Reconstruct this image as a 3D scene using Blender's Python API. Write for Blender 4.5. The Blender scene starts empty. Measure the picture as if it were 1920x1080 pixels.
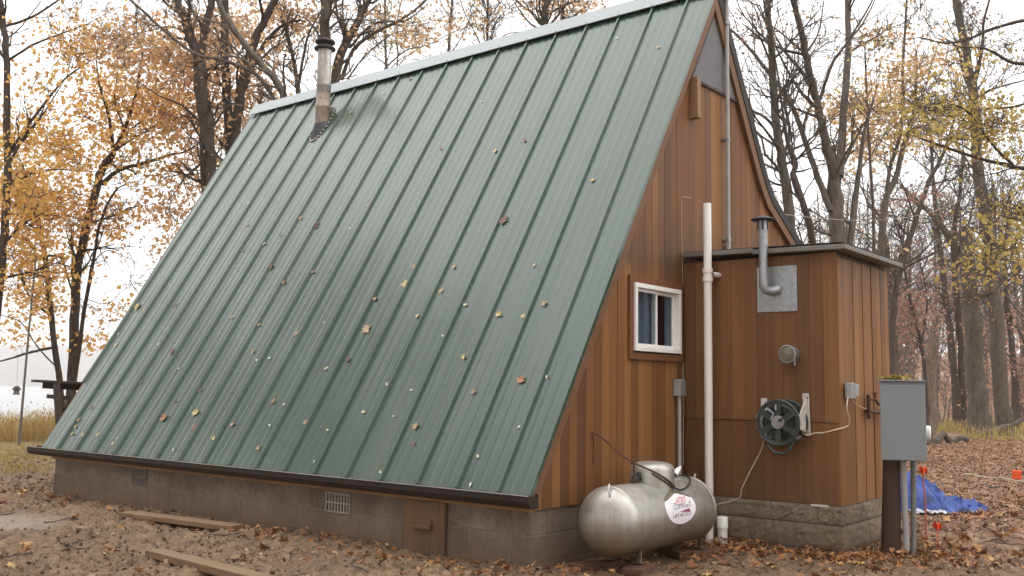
import bpy, math, random
import numpy as np
from mathutils import Vector, Matrix

random.seed(7)
rng = np.random.default_rng(11)
S = bpy.context.scene
C = S.collection

# ------------------------------------------------------------------ camera
CAM = np.array([-5.6061, -4.3187, 1.2398])
FOC = 1825.53 / 1920.0                     # focal length in picture widths
_a = -math.radians(52) + 0.0152
_p, _r = 0.1042, 0.0139
_F = np.array([math.cos(_a) * math.cos(_p), math.sin(_a) * math.cos(_p), math.sin(_p)])
_R = np.array([math.sin(_a), -math.cos(_a), 0.0])
_U = np.cross(_R, _F)
_R, _U = math.cos(_r) * _R + math.sin(_r) * _U, -math.sin(_r) * _R + math.cos(_r) * _U
sw = lambda v: np.array([-v[1], v[0], v[2]])
F, R, U = sw(_F), sw(_R), sw(_U)
cd = bpy.data.cameras.new('camera')
cam = bpy.data.objects.new('camera', cd); C.objects.link(cam)
cd.sensor_width = 36.0
cd.lens = FOC * 36.0
cd.clip_start = 0.1
cd.clip_end = 6000
M = Matrix(((R[0], U[0], -F[0], CAM[0]), (R[1], U[1], -F[1], CAM[1]), (R[2], U[2], -F[2], CAM[2]), (0, 0, 0, 1)))
cam.matrix_world = M
S.camera = cam

# ------------------------------------------------------------------ world, sun, exposure
SUN_EL, SUN_AZ = math.radians(48), math.radians(250)
W = bpy.data.worlds.new('World'); S.world = W; W.use_nodes = True
nt = W.node_tree; nt.nodes.clear()
wo = nt.nodes.new('ShaderNodeOutputWorld'); bg = nt.nodes.new('ShaderNodeBackground')
sky = nt.nodes.new('ShaderNodeTexSky'); sky.sky_type = 'NISHITA'; sky.sun_disc = False
sky.sun_elevation = SUN_EL; sky.sun_rotation = SUN_AZ
tc = nt.nodes.new('ShaderNodeTexCoord'); sx = nt.nodes.new('ShaderNodeSeparateXYZ')
nt.links.new(tc.outputs['Generated'], sx.inputs[0])
mr = nt.nodes.new('ShaderNodeMapRange'); mr.inputs[1].default_value = 0.0; mr.inputs[2].default_value = 1.0
mr.inputs[3].default_value = 12.0; mr.inputs[4].default_value = 30.0
nt.links.new(sx.outputs[2], mr.inputs[0])
nz = nt.nodes.new('ShaderNodeTexNoise'); nz.inputs['Scale'].default_value = 2.2; nz.inputs['Detail'].default_value = 4
nt.links.new(tc.outputs['Generated'], nz.inputs[0])
mr2 = nt.nodes.new('ShaderNodeMapRange'); mr2.inputs[1].default_value = 0.3; mr2.inputs[2].default_value = 0.7
mr2.inputs[3].default_value = 0.9; mr2.inputs[4].default_value = 1.1
nt.links.new(nz.outputs[0], mr2.inputs[0])
mu = nt.nodes.new('ShaderNodeMath'); mu.operation = 'MULTIPLY'
nt.links.new(mr.outputs[0], mu.inputs[0]); nt.links.new(mr2.outputs[0], mu.inputs[1])
cl = nt.nodes.new('ShaderNodeMix'); cl.data_type = 'RGBA'; cl.blend_type = 'MULTIPLY'; cl.inputs[0].default_value = 1
cl.inputs[6].default_value = (1.0, 0.985, 0.975, 1)
nt.links.new(mu.outputs[0], cl.inputs[7])
mx = nt.nodes.new('ShaderNodeMix'); mx.data_type = 'RGBA'; mx.inputs[0].default_value = 0.93   # cloud cover
nt.links.new(sky.outputs[0], mx.inputs[6]); nt.links.new(cl.outputs[2], mx.inputs[7])
nt.links.new(mx.outputs[2], bg.inputs[0]); bg.inputs[1].default_value = 0.1
nt.links.new(bg.outputs[0], wo.inputs[0])

sl = bpy.data.lights.new('sun', 'SUN'); sl.energy = 0.6; sl.angle = math.radians(25); sl.color = (1, 0.97, 0.92)
so = bpy.data.objects.new('sun', sl); C.objects.link(so)
so.rotation_euler = (math.radians(90) - SUN_EL, 0, math.radians(-38))

S.view_settings.view_transform = 'Standard'; S.view_settings.look = 'None'
S.view_settings.exposure = 0.15; S.view_settings.gamma = 1.0
S.view_settings.use_curve_mapping = False
S.render.engine = 'CYCLES'
S.cycles.use_denoising = True
S.cycles.max_bounces = 6; S.cycles.diffuse_bounces = 3; S.cycles.glossy_bounces = 3
S.cycles.transmission_bounces = 4; S.cycles.transparent_max_bounces = 8; S.cycles.volume_bounces = 4
S.cycles.sample_clamp_indirect = 6

# ------------------------------------------------------------------ picture point -> place
def ray(x, y):
    return F + (x - 960) / (FOC * 1920) * R - (y - 540) / (FOC * 1920) * U
def at(x, y, depth):
    return CAM + ray(x, y) * depth
def gz(x, y, z=0.0):
    d = ray(x, y); return CAM + d * ((z - CAM[2]) / d[2])
def onX(x, y, X):
    d = ray(x, y); return CAM + d * ((X - CAM[0]) / d[0])
def onY(x, y, Y):
    d = ray(x, y); return CAM + d * ((Y - CAM[1]) / d[1])

# ------------------------------------------------------------------ noise + terrain
def _h(ix, iy, seed):
    n = (ix.astype(np.int64) * 374761393 + iy.astype(np.int64) * 668265263 + seed * 1442695041) & 0x7fffffff
    n = ((n ^ (n >> 13)) * 1274126177) & 0x7fffffff
    return ((n ^ (n >> 16)) & 0xffff) / 65535.0
def vnoise(x, y, seed=0):
    x = np.asarray(x, float); y = np.asarray(y, float)
    ix = np.floor(x); iy = np.floor(y); fx = x - ix; fy = y - iy
    fx = fx * fx * (3 - 2 * fx); fy = fy * fy * (3 - 2 * fy)
    a = _h(ix, iy, seed); b = _h(ix + 1, iy, seed); c = _h(ix, iy + 1, seed); d = _h(ix + 1, iy + 1, seed)
    return (a * (1 - fx) + b * fx) * (1 - fy) + (c * (1 - fx) + d * fx) * fy
def fbm(x, y, oct=4, seed=0):
    s = 0; a = 0.5
    for o in range(oct):
        s = s + a * vnoise(x * 2 ** o, y * 2 ** o, seed + o); a *= 0.5
    return s
def sstep(a, b, x):
    t = np.clip((x - a) / (b - a), 0, 1); return t * t * (3 - 2 * t)
def base_h(X, Y):
    X = np.asarray(X, float); Y = np.asarray(Y, float)
    s = -0.25 * X + 0.97 * Y
    h = -5.0 * sstep(17, 36, s)
    h = h + 5.5 * sstep(38, 110, X) * (1 - sstep(-2, 16, s))
    h = h + 0.22 * (fbm(X * 0.09, Y * 0.09, 3, 5) - 0.45) * sstep(9, 25, np.hypot(X, Y))
    return h
def ground_h(X, Y):
    h = base_h(X, Y)
    near = 1 - sstep(14, 30, np.hypot(X - CAM[0], Y - CAM[1]))
    mud = 1 - sstep(3.0, 5.0, X)
    puddle = np.exp(-(((X + 1.5) / 0.6) ** 2 + ((Y - 5.0) / 0.7) ** 2) ** 2)
    tank = np.exp(-(((X - 1.0) / 1.1) ** 2 + ((Y + .35) / .55) ** 2) ** 2)
    c = fbm(X * 5.5, Y * 5.5, 4, 21) - 0.47
    lump = np.clip(fbm(X * 9 + 3, Y * 9, 3, 33) - 0.5, 0, 1)
    trail = 0.025 * np.sin((0.75 * X + 0.66 * Y) * 4.2 + 2.5 * vnoise(X * .7, Y * .7, 8)) * (1 - sstep(-0.8, 0.2, X))
    fine = np.clip(fbm(X * 17, Y * 17, 3, 41) - 0.42, 0, 1)
    h = h + near * (0.075 * c * (0.45 + 0.75 * mud) + 0.17 * lump * mud + 0.11 * fine * mud + trail) * (1 - 0.85 * puddle) * (1 - .75 * tank) - near * mud * .028 - .012 * tank
    return h - 0.015

# ------------------------------------------------------------------ materials
def mat(name):
    m = bpy.data.materials.new(name); m.use_nodes = True
    n = m.node_tree.nodes; l = m.node_tree.links
    return m, n, l, n['Principled BSDF']
def ramp(n, stops, interp='LINEAR'):
    r = n.new('ShaderNodeValToRGB'); e = r.color_ramp.elements
    r.color_ramp.interpolation = interp
    while len(e) < len(stops): e.new(0.5)
    for i, (p, c) in enumerate(stops):
        e[i].position = p; e[i].color = (*c, 1)
    return r
def noise(n, l, scale, detail=4, vec=None, rough=0.55, dist=0.0):
    t = n.new('ShaderNodeTexNoise'); t.inputs['Scale'].default_value = scale; t.inputs['Detail'].default_value = detail
    t.inputs['Roughness'].default_value = rough; t.inputs['Distortion'].default_value = dist
    if vec is not None: l.new(vec, t.inputs['Vector'])
    return t
def mapped(n, l, scale=(1, 1, 1), loc=None, coord='Object'):
    t = n.new('ShaderNodeTexCoord'); m = n.new('ShaderNodeMapping'); m.inputs['Scale'].default_value = scale
    l.new(t.outputs[coord], m.inputs['Vector'])
    if loc is not None: l.new(loc, m.inputs['Location'])
    return m.outputs[0]
def mixc(n, l, fac, a, b, mode='MIX'):
    m = n.new('ShaderNodeMix'); m.data_type = 'RGBA'; m.blend_type = mode
    for s, v in ((0, fac), (6, a), (7, b)):
        if isinstance(v, (int, float)): m.inputs[s].default_value = v
        elif isinstance(v, tuple): m.inputs[s].default_value = (*v, 1)
        else: l.new(v, m.inputs[s])
    return m.outputs[2]
def bump(n, l, h, strength, dist, bs):
    b = n.new('ShaderNodeBump'); b.inputs['Strength'].default_value = strength; b.inputs['Distance'].default_value = dist
    l.new(h, b.inputs['Height']); l.new(b.outputs[0], bs.inputs['Normal']); return b
def mrange(n, l, v, a, b, c, d):
    m = n.new('ShaderNodeMapRange'); l.new(v, m.inputs[0])
    for i, x in enumerate((a, b, c, d)): m.inputs[i + 1].default_value = x
    return m.outputs[0]

def plain(name, col, rough=0.6, metal=0.0, var=0.25, scale=14, bstr=0.0, spec=0.5):
    m, n, l, b = mat(name)
    v = mapped(n, l)
    t = noise(n, l, scale, 5, v, 0.6)
    r = ramp(n, [(0.25, tuple(c * (1 - var) for c in col)), (0.75, tuple(min(1, c * (1 + var)) for c in col))])
    l.new(t.outputs[0], r.inputs[0]); l.new(r.outputs[0], b.inputs['Base Color'])
    l.new(mrange(n, l, t.outputs[0], 0.2, 0.8, max(0, rough - .12), min(1, rough + .12)), b.inputs['Roughness'])
    b.inputs['Metallic'].default_value = metal
    b.inputs['Specular IOR Level'].default_value = spec
    if bstr: bump(n, l, t.outputs[0], bstr, 0.01, b)
    return m

def wood(name, cols, grain_axis=2, rough=0.62, dark=0.74, stain=None):
    """boards: every object its own tone, long grain, knots and weather stains"""
    m, n, l, b = mat(name)
    oi = n.new('ShaderNodeObjectInfo')
    sc = [38, 38, 38]; sc[grain_axis] = 0.7
    off = n.new('ShaderNodeCombineXYZ')
    k = n.new('ShaderNodeMath'); k.operation = 'MULTIPLY'; k.inputs[1].default_value = 37.0
    l.new(oi.outputs['Random'], k.inputs[0])
    for i in range(3): l.new(k.outputs[0], off.inputs[i])
    v = mapped(n, l, tuple(sc), off.outputs[0])
    g = noise(n, l, 1.0, 6, v, 0.62, 0.4)
    base = ramp(n, [(i / (len(cols) - 1), c) for i, c in enumerate(cols)])
    l.new(oi.outputs['Random'], base.inputs[0])
    gr = ramp(n, [(0.25, (dark, dark * .97, dark * .93)), (0.5, (1, 1, 1)), (0.8, (1.10, 1.09, 1.06))])
    l.new(g.outputs[0], gr.inputs[0])
    c = mixc(n, l, 1.0, base.outputs[0], gr.outputs[0], 'MULTIPLY')
    v2 = mapped(n, l, (5, 5, .55), off.outputs[0])
    w = noise(n, l, 1.0, 4, v2, 0.6)
    wr = ramp(n, [(0.34, (.80, .77, .75)), (0.56, (1, 1, 1))])
    l.new(w.outputs[0], wr.inputs[0])
    c = mixc(n, l, 0.75, c, wr.outputs[0], 'MULTIPLY')
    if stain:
        z0, z1, amt = stain                                   # grey-black stain, strongest at one height and fading from there
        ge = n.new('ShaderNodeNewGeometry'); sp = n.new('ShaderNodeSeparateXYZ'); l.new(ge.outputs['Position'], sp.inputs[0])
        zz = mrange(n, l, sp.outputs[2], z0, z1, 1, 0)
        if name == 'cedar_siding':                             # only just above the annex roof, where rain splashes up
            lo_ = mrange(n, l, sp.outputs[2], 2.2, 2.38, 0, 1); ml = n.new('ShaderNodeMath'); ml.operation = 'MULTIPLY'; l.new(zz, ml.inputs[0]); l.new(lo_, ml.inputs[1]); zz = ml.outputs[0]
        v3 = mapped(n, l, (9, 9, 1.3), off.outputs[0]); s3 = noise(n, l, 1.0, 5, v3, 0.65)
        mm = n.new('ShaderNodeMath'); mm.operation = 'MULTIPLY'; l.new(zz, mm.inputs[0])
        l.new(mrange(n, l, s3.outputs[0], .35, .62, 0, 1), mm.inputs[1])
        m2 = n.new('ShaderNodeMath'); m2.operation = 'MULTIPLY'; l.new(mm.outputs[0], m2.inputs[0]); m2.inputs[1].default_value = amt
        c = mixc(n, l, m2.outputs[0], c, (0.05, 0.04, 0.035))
    l.new(c, b.inputs['Base Color'])
    l.new(mrange(n, l, g.outputs[0], .3, .7, rough - .12, rough + .12), b.inputs['Roughness'])
    b.inputs['Specular IOR Level'].default_value = 0.35
    bump(n, l, g.outputs[0], 0.35, 0.004, b)
    return m

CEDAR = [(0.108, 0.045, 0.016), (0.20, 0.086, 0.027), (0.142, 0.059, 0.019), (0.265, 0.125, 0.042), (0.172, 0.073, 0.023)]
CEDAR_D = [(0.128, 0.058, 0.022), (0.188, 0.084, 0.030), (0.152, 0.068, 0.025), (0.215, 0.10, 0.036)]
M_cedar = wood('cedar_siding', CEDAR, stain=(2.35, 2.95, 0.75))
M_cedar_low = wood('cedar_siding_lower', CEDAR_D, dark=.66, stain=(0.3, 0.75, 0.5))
M_cedar_side = wood('cedar_siding_side', [(0.16, 0.070, 0.023), (0.27, 0.126, 0.041), (0.20, 0.088, 0.028), (0.31, 0.15, 0.05)], stain=(2.40, 1.65, .7))  # darkest at the top of the wall, fading downward
M_trim = wood('brown_trim', [(0.15, 0.06, 0.025), (0.19, 0.08, 0.032)])
M_rake = wood('rake_board', [(0.15, 0.075, 0.035), (0.18, 0.09, 0.042)])
M_beam = wood('beam_end_wood', [(0.26, 0.15, 0.08), (0.28, 0.165, 0.09)])
M_sill = wood('sill_board', [(0.27, 0.15, 0.06), (0.32, 0.18, 0.075)], 1)
M_hatch = wood('hatch_wood', [(0.125, 0.07, 0.038), (0.15, 0.085, 0.045)], dark=0.35, stain=(-0.1, 0.3, 0.7))
M_greywood = wood('grey_weathered_wood', [(0.16, 0.15, 0.13), (0.21, 0.20, 0.18)], 1)
M_darkwood = wood('dark_weathered_wood', [(0.055, 0.042, 0.035), (0.075, 0.06, 0.05)], 0)
M_plank = wood('muddy_plank', [(0.17, 0.105, 0.055), (0.20, 0.125, 0.068)], 1, dark=0.5)
M_post = wood('treated_post', [(0.05, 0.027, 0.02), (0.056, 0.03, 0.022)], dark=0.5)

def roof_metal():
    m, n, l, b = mat('green_roof_metal')
    oi = n.new('ShaderNodeObjectInfo')
    k = n.new('ShaderNodeMath'); k.operation = 'MULTIPLY'; k.inputs[1].default_value = 19.0
    l.new(oi.outputs['Random'], k.inputs[0])
    off = n.new('ShaderNodeCombineXYZ'); l.new(k.outputs[0], off.inputs[0]); l.new(k.outputs[0], off.inputs[1])
    v = mapped(n, l, (.35, 5, .22), off.outputs[0]); s = noise(n, l, 1.0, 1.5, v, .5)
    v3 = mapped(n, l, (.25, 4.5, .15), off.outputs[0]); s3 = noise(n, l, 1.0, 1.5, v3, .5)
    v2 = mapped(n, l, (6, 6, 6)); s2 = noise(n, l, 1.0, 6, v2, .65)
    c = ramp(n, [(.30, (.022, .052, .034)), (.70, (.031, .065, .044))]); l.new(s.outputs[0], c.inputs[0])
    # thin grey film left by running water, a little algae
    d = ramp(n, [(.46, (0, 0, 0)), (.80, (.34, .34, .34))]); l.new(s3.outputs[0], d.inputs[0])
    cc = mixc(n, l, d.outputs[0], c.outputs[0], (.11, .132, .108))
    al = ramp(n, [(.62, (0, 0, 0)), (.75, (.45, .45, .45))]); l.new(s2.outputs[0], al.inputs[0])
    cc = mixc(n, l, al.outputs[0], cc, (.022, .045, .034))
    l.new(cc, b.inputs['Base Color'])
    b.inputs['Specular IOR Level'].default_value = .5
    l.new(mrange(n, l, s3.outputs[0], .3, .75, .24, .32), b.inputs['Roughness'])
    b.inputs['Coat Weight'].default_value = .45; b.inputs['Coat Roughness'].default_value = .14
    v4 = mapped(n, l, (1.2, 5, .8), off.outputs[0]); o = noise(n, l, 1.0, 2, v4)
    bump(n, l, o.outputs[0], .06, .02, b)
    return m
M_roof = roof_metal()
M_cap = plain('ridge_cap_metal', (.27, .31, .32), .32, 0, .12, 3, spec=.7)
M_gutter = plain('brown_gutter', (.026, .017, .014), .55, 0, .2, 9, spec=.3)
M_gutter_lip = plain('gutter_lip', (.33, .31, .28), .45, 0, .2, 9)
M_shingle = plain('black_shingle', (.035, .034, .036), .85, 0, .4, 60, .6)
M_soffit = plain('dark_soffit', (.06, .045, .035), .8)

def concrete(name, cols, rough_face):
    m, n, l, b = mat(name)
    oi = n.new('ShaderNodeObjectInfo'); ge = n.new('ShaderNodeNewGeometry')
    t1 = noise(n, l, 3.2, 5, ge.outputs['Position'], .6); t2 = noise(n, l, 85, 4, ge.outputs['Position'], .7)
    t3 = noise(n, l, 24, 6, ge.outputs['Position'], .75)
    r = ramp(n, [(.3, cols[0]), (.5, cols[1]), (.72, cols[2])]); l.new(t1.outputs[0], r.inputs[0])
    ra = mrange(n, l, oi.outputs['Random'], 0, 1, .92, 1.06)
    cb = n.new('ShaderNodeCombineColor')
    for i in range(3): l.new(ra, cb.inputs[i])
    c = mixc(n, l, 1, r.outputs[0], cb.outputs[0], 'MULTIPLY')
    g = ramp(n, [(.3, (.6, .58, .56)), (.55, (1, 1, 1)), (.75, (1.2, 1.2, 1.18))]); l.new(t3.outputs[0], g.inputs[0])
    c = mixc(n, l, .85, c, g.outputs[0], 'MULTIPLY')
    sp = n.new('ShaderNodeSeparateXYZ'); l.new(ge.outputs['Position'], sp.inputs[0])     # mud splashed on the lowest course
    zz = mrange(n, l, sp.outputs[2], -.02, .22, .85, 0)
    mm = n.new('ShaderNodeMath'); mm.operation = 'MULTIPLY'; l.new(zz, mm.inputs[0]); l.new(mrange(n, l, t1.outputs[0], .35, .6, .3, 1), mm.inputs[1])
    c = mixc(n, l, mm.outputs[0], c, (.125, .072, .043))
    l.new(c, b.inputs['Base Color']); b.inputs['Roughness'].default_value = .9; b.inputs['Specular IOR Level'].default_value = .25
    ad = n.new('ShaderNodeMath'); ad.operation = 'ADD'; l.new(t3.outputs[0], ad.inputs[0]); l.new(t2.outputs[0], ad.inputs[1])
    bump(n, l, ad.outputs[0], .9 if rough_face else .4, .02 if rough_face else .006, b)
    return m
M_block = concrete('concrete_block', [(.115, .088, .068), (.165, .132, .106), (.225, .19, .158)], False)
M_split = concrete('split_face_block', [(.17, .13, .094), (.25, .20, .15), (.33, .275, .215)], True)
M_mortar = plain('mortar', (.175, .145, .118), .95, 0, .2, 40)

M_white = plain('white_vinyl', (.80, .80, .78), .4, 0, .04, 8)
M_pvc = plain('white_pvc', (.76, .72, .68), .38, 0, .06, 5)
M_curtain = plain('blue_curtain', (.13, .17, .22), .9, 0, .25, 6)
M_dark = plain('dark_room', (.02, .018, .016), .9, 0, .2, 4)
def glass():
    m, n, l, b = mat('window_glass')
    o = n['Material Output']; tr = n.new('ShaderNodeBsdfTransparent'); gl = n.new('ShaderNodeBsdfGlossy')
    gl.inputs['Roughness'].default_value = .03; tr.inputs[0].default_value = (.8, .84, .86, 1)
    fr = n.new('ShaderNodeFresnel'); fr.inputs[0].default_value = 1.55
    ge = n.new('ShaderNodeNewGeometry'); iv = n.new('ShaderNodeMath'); iv.operation = 'SUBTRACT'; iv.inputs[0].default_value = 1; l.new(ge.outputs['Backfacing'], iv.inputs[1])
    mm = n.new('ShaderNodeMath'); mm.operation = 'MULTIPLY'; l.new(fr.outputs[0], mm.inputs[0]); l.new(iv.outputs[0], mm.inputs[1])
    x = n.new('ShaderNodeMixShader'); l.new(mm.outputs[0], x.inputs[0]); l.new(tr.outputs[0], x.inputs[1]); l.new(gl.outputs[0], x.inputs[2])
    l.new(x.outputs[0], o.inputs[0]); return m
M_glass = glass()
def galv(name, col, rough, streak=.3):
    m, n, l, b = mat(name)
    v = mapped(n, l, (16, 16, 2.2)); t = noise(n, l, 1, 5, v, .65)
    r = ramp(n, [(.3, tuple(c * (1 - streak) for c in col)), (.7, tuple(c * (1 + streak * .6) for c in col))])
    l.new(t.outputs[0], r.inputs[0])
    t2 = noise(n, l, 34, 4, mapped(n, l)); r2 = ramp(n, [(.38, (.72, .72, .74)), (.6, (1, 1, 1))]); l.new(t2.outputs[0], r2.inputs[0])
    l.new(mixc(n, l, .7, r.outputs[0], r2.outputs[0], 'MULTIPLY'), b.inputs['Base Color'])
    b.inputs['Metallic'].default_value = .75
    l.new(mrange(n, l, t.outputs[0], .3, .7, rough - .1, rough + .15), b.inputs['Roughness'])
    return m
M_galv = galv('galvanised_steel', (.42, .44, .46), .45)
M_flue = galv('flue_pipe_steel', (.50, .48, .46), .42, .45)
M_rustflue = plain('rusty_flue_base', (.34, .28, .23), .6, .3, .45, 16)
M_boot = plain('black_rubber_boot', (.03, .03, .034), .6)
M_sootcap = plain('sooty_cap', (.055, .05, .05), .7, .2, .5, 12)
M_sheet = galv('sheet_metal', (.40, .42, .43), .42, .15)
M_screen = plain('grey_screen', (.15, .15, .16), .8, 0, .18, 3)
M_greybox = plain('grey_enamel', (.205, .225, .235), .42, 0, .05, 3)
M_greypipe = plain('grey_conduit', (.33, .33, .32), .5, 0, .18, 7)
M_greypipe_d = plain('dark_grey_conduit', (.17, .18, .17), .55, 0, .2, 7)
M_rust = plain('rusty_iron', (.085, .042, .026), .8, .2, .5, 30)
M_cord = plain('cream_cord', (.55, .45, .33), .7)
M_blackhose = plain('black_hose', (.035, .028, .022), .5)
M_hose = plain('green_hose', (.020, .040, .034), .45, 0, .3, 9)
M_reel = plain('green_reel_plastic', (.038, .046, .042), .4, 0, .3, 9)
M_reelplate = plain('white_bracket_plastic', (.52, .49, .45), .55)
M_hub = plain('grey_hub', (.26, .25, .24), .5)
M_glassface = plain('cloudy_glass_face', (.16, .15, .11), .22, 0, .35, 12)
M_orange = plain('orange_plastic', (.75, .085, .02), .5)
M_pink = plain('pink_stake', (.42, .12, .10), .7)
M_string = plain('pale_string', (.55, .50, .40), .9)
M_brick = plain('muddy_brick', (.12, .055, .035), .9, 0, .35, 18, .5)
M_bark_cap = plain('dry_moss', (.16, .15, .085), .95, 0, .5, 30, .6)

def tank_metal():
    m, n, l, b = mat('silver_tank_paint')
    ge = n.new('ShaderNodeNewGeometry')
    t = noise(n, l, 3.4, 6, ge.outputs['Position'], .62); t2 = noise(n, l, 22, 6, ge.outputs['Position'], .7)
    r = ramp(n, [(.3, (.36, .345, .32)), (.5, (.47, .46, .435)), (.72, (.56, .545, .51))]); l.new(t.outputs[0], r.inputs[0])
    st = ramp(n, [(.29, (.36, .25, .16)), (.38, (1, 1, 1))]); l.new(t2.outputs[0], st.inputs[0])
    c = mixc(n, l, .75, r.outputs[0], st.outputs[0], 'MULTIPLY')
    v = mapped(n, l, (14, 14, 1.6)); t3 = noise(n, l, 1, 4, v, .6)                # dirty runs down the sides
    dr = ramp(n, [(.46, (1, 1, 1)), (.74, (.68, .62, .54))]); l.new(t3.outputs[0], dr.inputs[0])
    c = mixc(n, l, .8, c, dr.outputs[0], 'MULTIPLY')
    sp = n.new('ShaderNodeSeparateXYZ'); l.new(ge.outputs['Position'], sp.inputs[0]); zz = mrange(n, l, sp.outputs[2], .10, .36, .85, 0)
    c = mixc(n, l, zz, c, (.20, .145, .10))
    l.new(c, b.inputs['Base Color']); b.inputs['Metallic'].default_value = .7
    l.new(mrange(n, l, t.outputs[0], .3, .7, .34, .5), b.inputs['Roughness'])
    bump(n, l, t2.outputs[0], .08, .01, b)
    return m
M_tank = tank_metal()
M_sticker = plain('white_sticker', (.78, .76, .78), .45, 0, .05, 9)
M_gluepatch = plain('glue_residue', (.16, .12, .085), .8, 0, .5, 40)
M_print_red = plain('red_print', (.55, .06, .06), .5, 0, .15)
M_print_blue = plain('dark_print', (.045, .045, .09), .5, 0, .2)
M_print_purple = plain('purple_print', (.30, .035, .15), .5, 0, .3, 4)

def tarp_mat():
    m, n, l, b = mat('blue_tarp')
    t = noise(n, l, 9, 6, mapped(n, l), .65)
    r = ramp(n, [(.34, (.010, .016, .055)), (.44, (.014, .048, .24)), (.7, (.022, .075, .36))]); l.new(t.outputs[0], r.inputs[0])
    l.new(r.outputs[0], b.inputs['Base Color']); b.inputs['Roughness'].default_value = .38
    t2 = noise(n, l, 26, 3, mapped(n, l)); bump(n, l, t2.outputs[0], .4, .02, b); return m
M_tarp = tarp_mat()

def leafmat(name, stops, rough=.6, trans=.35):
    m, n, l, b = mat(name)
    a = n.new('ShaderNodeAttribute'); a.attribute_name = 'rnd'
    r = ramp(n, stops); l.new(a.outputs['Fac'], r.inputs[0])
    l.new(r.outputs[0], b.inputs['Base Color']); b.inputs['Roughness'].default_value = rough
    b.inputs['Specular IOR Level'].default_value = .3
    if trans:
        o = n['Material Output']; t = n.new('ShaderNodeBsdfTranslucent'); l.new(r.outputs[0], t.inputs[0])
        x = n.new('ShaderNodeMixShader'); x.inputs[0].default_value = trans
        l.new(b.outputs[0], x.inputs[1]); l.new(t.outputs[0], x.inputs[2]); l.new(x.outputs[0], o.inputs[0])
    return m
L_gold = leafmat('golden_leaves', [(0, (.50, .24, .10)), (.35, (.70, .39, .14)), (.65, (.78, .50, .14)), (1, (.66, .42, .15))], .6, .6)
L_orange = leafmat('orange_leaves', [(0, (.46, .26, .15)), (.4, (.66, .41, .22)), (.7, (.74, .50, .26)), (1, (.58, .40, .27))], .6, .6)
L_yellow = leafmat('yellow_green_leaves', [(0, (.40, .25, .08)), (.4, (.48, .35, .09)), (.75, (.42, .35, .11)), (1, (.60, .43, .15))], .6, .5)
L_tan = leafmat('tan_leaves', [(0, (.48, .28, .17)), (.5, (.68, .46, .24)), (1, (.64, .48, .22))], .6, .5)
L_rust = leafmat('rusty_leaves', [(0, (.22, .125, .105)), (.5, (.34, .19, .15)), (1, (.42, .26, .175))], .6, .45)
L_brush = leafmat('brush_leaves', [(0, (.26, .15, .13)), (.35, (.36, .22, .18)), (.7, (.46, .27, .18)), (1, (.52, .26, .14))], .7, .5)
L_ground = leafmat('fallen_leaves', [(0, (.10, .055, .035)), (.3, (.23, .118, .068)), (.6, (.34, .19, .11)), (.85, (.43, .27, .165)), (1, (.50, .34, .18))], .55, .1)
L_ground_b = leafmat('bright_fallen_leaves', [(0, (.13, .055, .025)), (.35, (.24, .10, .04)), (.7, (.40, .20, .07)), (1, (.50, .34, .14))], .5, .15)
L_clod = leafmat('mud_clods', [(0, (.06, .035, .021)), (.3, (.13, .078, .046)), (.65, (.23, .145, .09)), (1, (.34, .235, .15))], .8, 0)
L_grass = leafmat('dry_grass', [(0, (.30, .18, .06)), (.5, (.45, .31, .12)), (1, (.52, .42, .19))], .7, .3)
L_weeds = leafmat('weeds', [(0, (.24, .19, .06)), (.5, (.38, .30, .10)), (1, (.42, .25, .10))], .7, .3)

def bark(name, a, b_, moss=.0):
    m, n, l, b = mat(name)
    v = mapped(n, l, (9, 9, 1.6)); t = noise(n, l, 1.6, 6, v, .7, .5)
    r = ramp(n, [(.32, a), (.62, b_)]); l.new(t.outputs[0], r.inputs[0])
    t2 = noise(n, l, .8, 3, mapped(n, l)); c = r.outputs[0]
    mo = ramp(n, [(.5, (0, 0, 0)), (.68, (moss,) * 3)]); l.new(t2.outputs[0], mo.inputs[0])
    c = mixc(n, l, mo.outputs[0], c, (.10, .10, .078))
    l.new(c, b.inputs['Base Color']); b.inputs['Roughness'].default_value = .92; b.inputs['Specular IOR Level'].default_value = .2
    bump(n, l, t.outputs[0], .9, .03, b); return m
B_dark = bark('dark_bark', (.045, .034, .030), (.10, .079, .068), .3)
B_grey = bark('grey_bark', (.075, .061, .053), (.17, .142, .124), .5)
B_mossy = bark('mossy_bark', (.055, .047, .039), (.135, .116, .095), .45)
B_dead = bark('dead_wood', (.10, .075, .06), (.21, .165, .13), .2)

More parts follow.
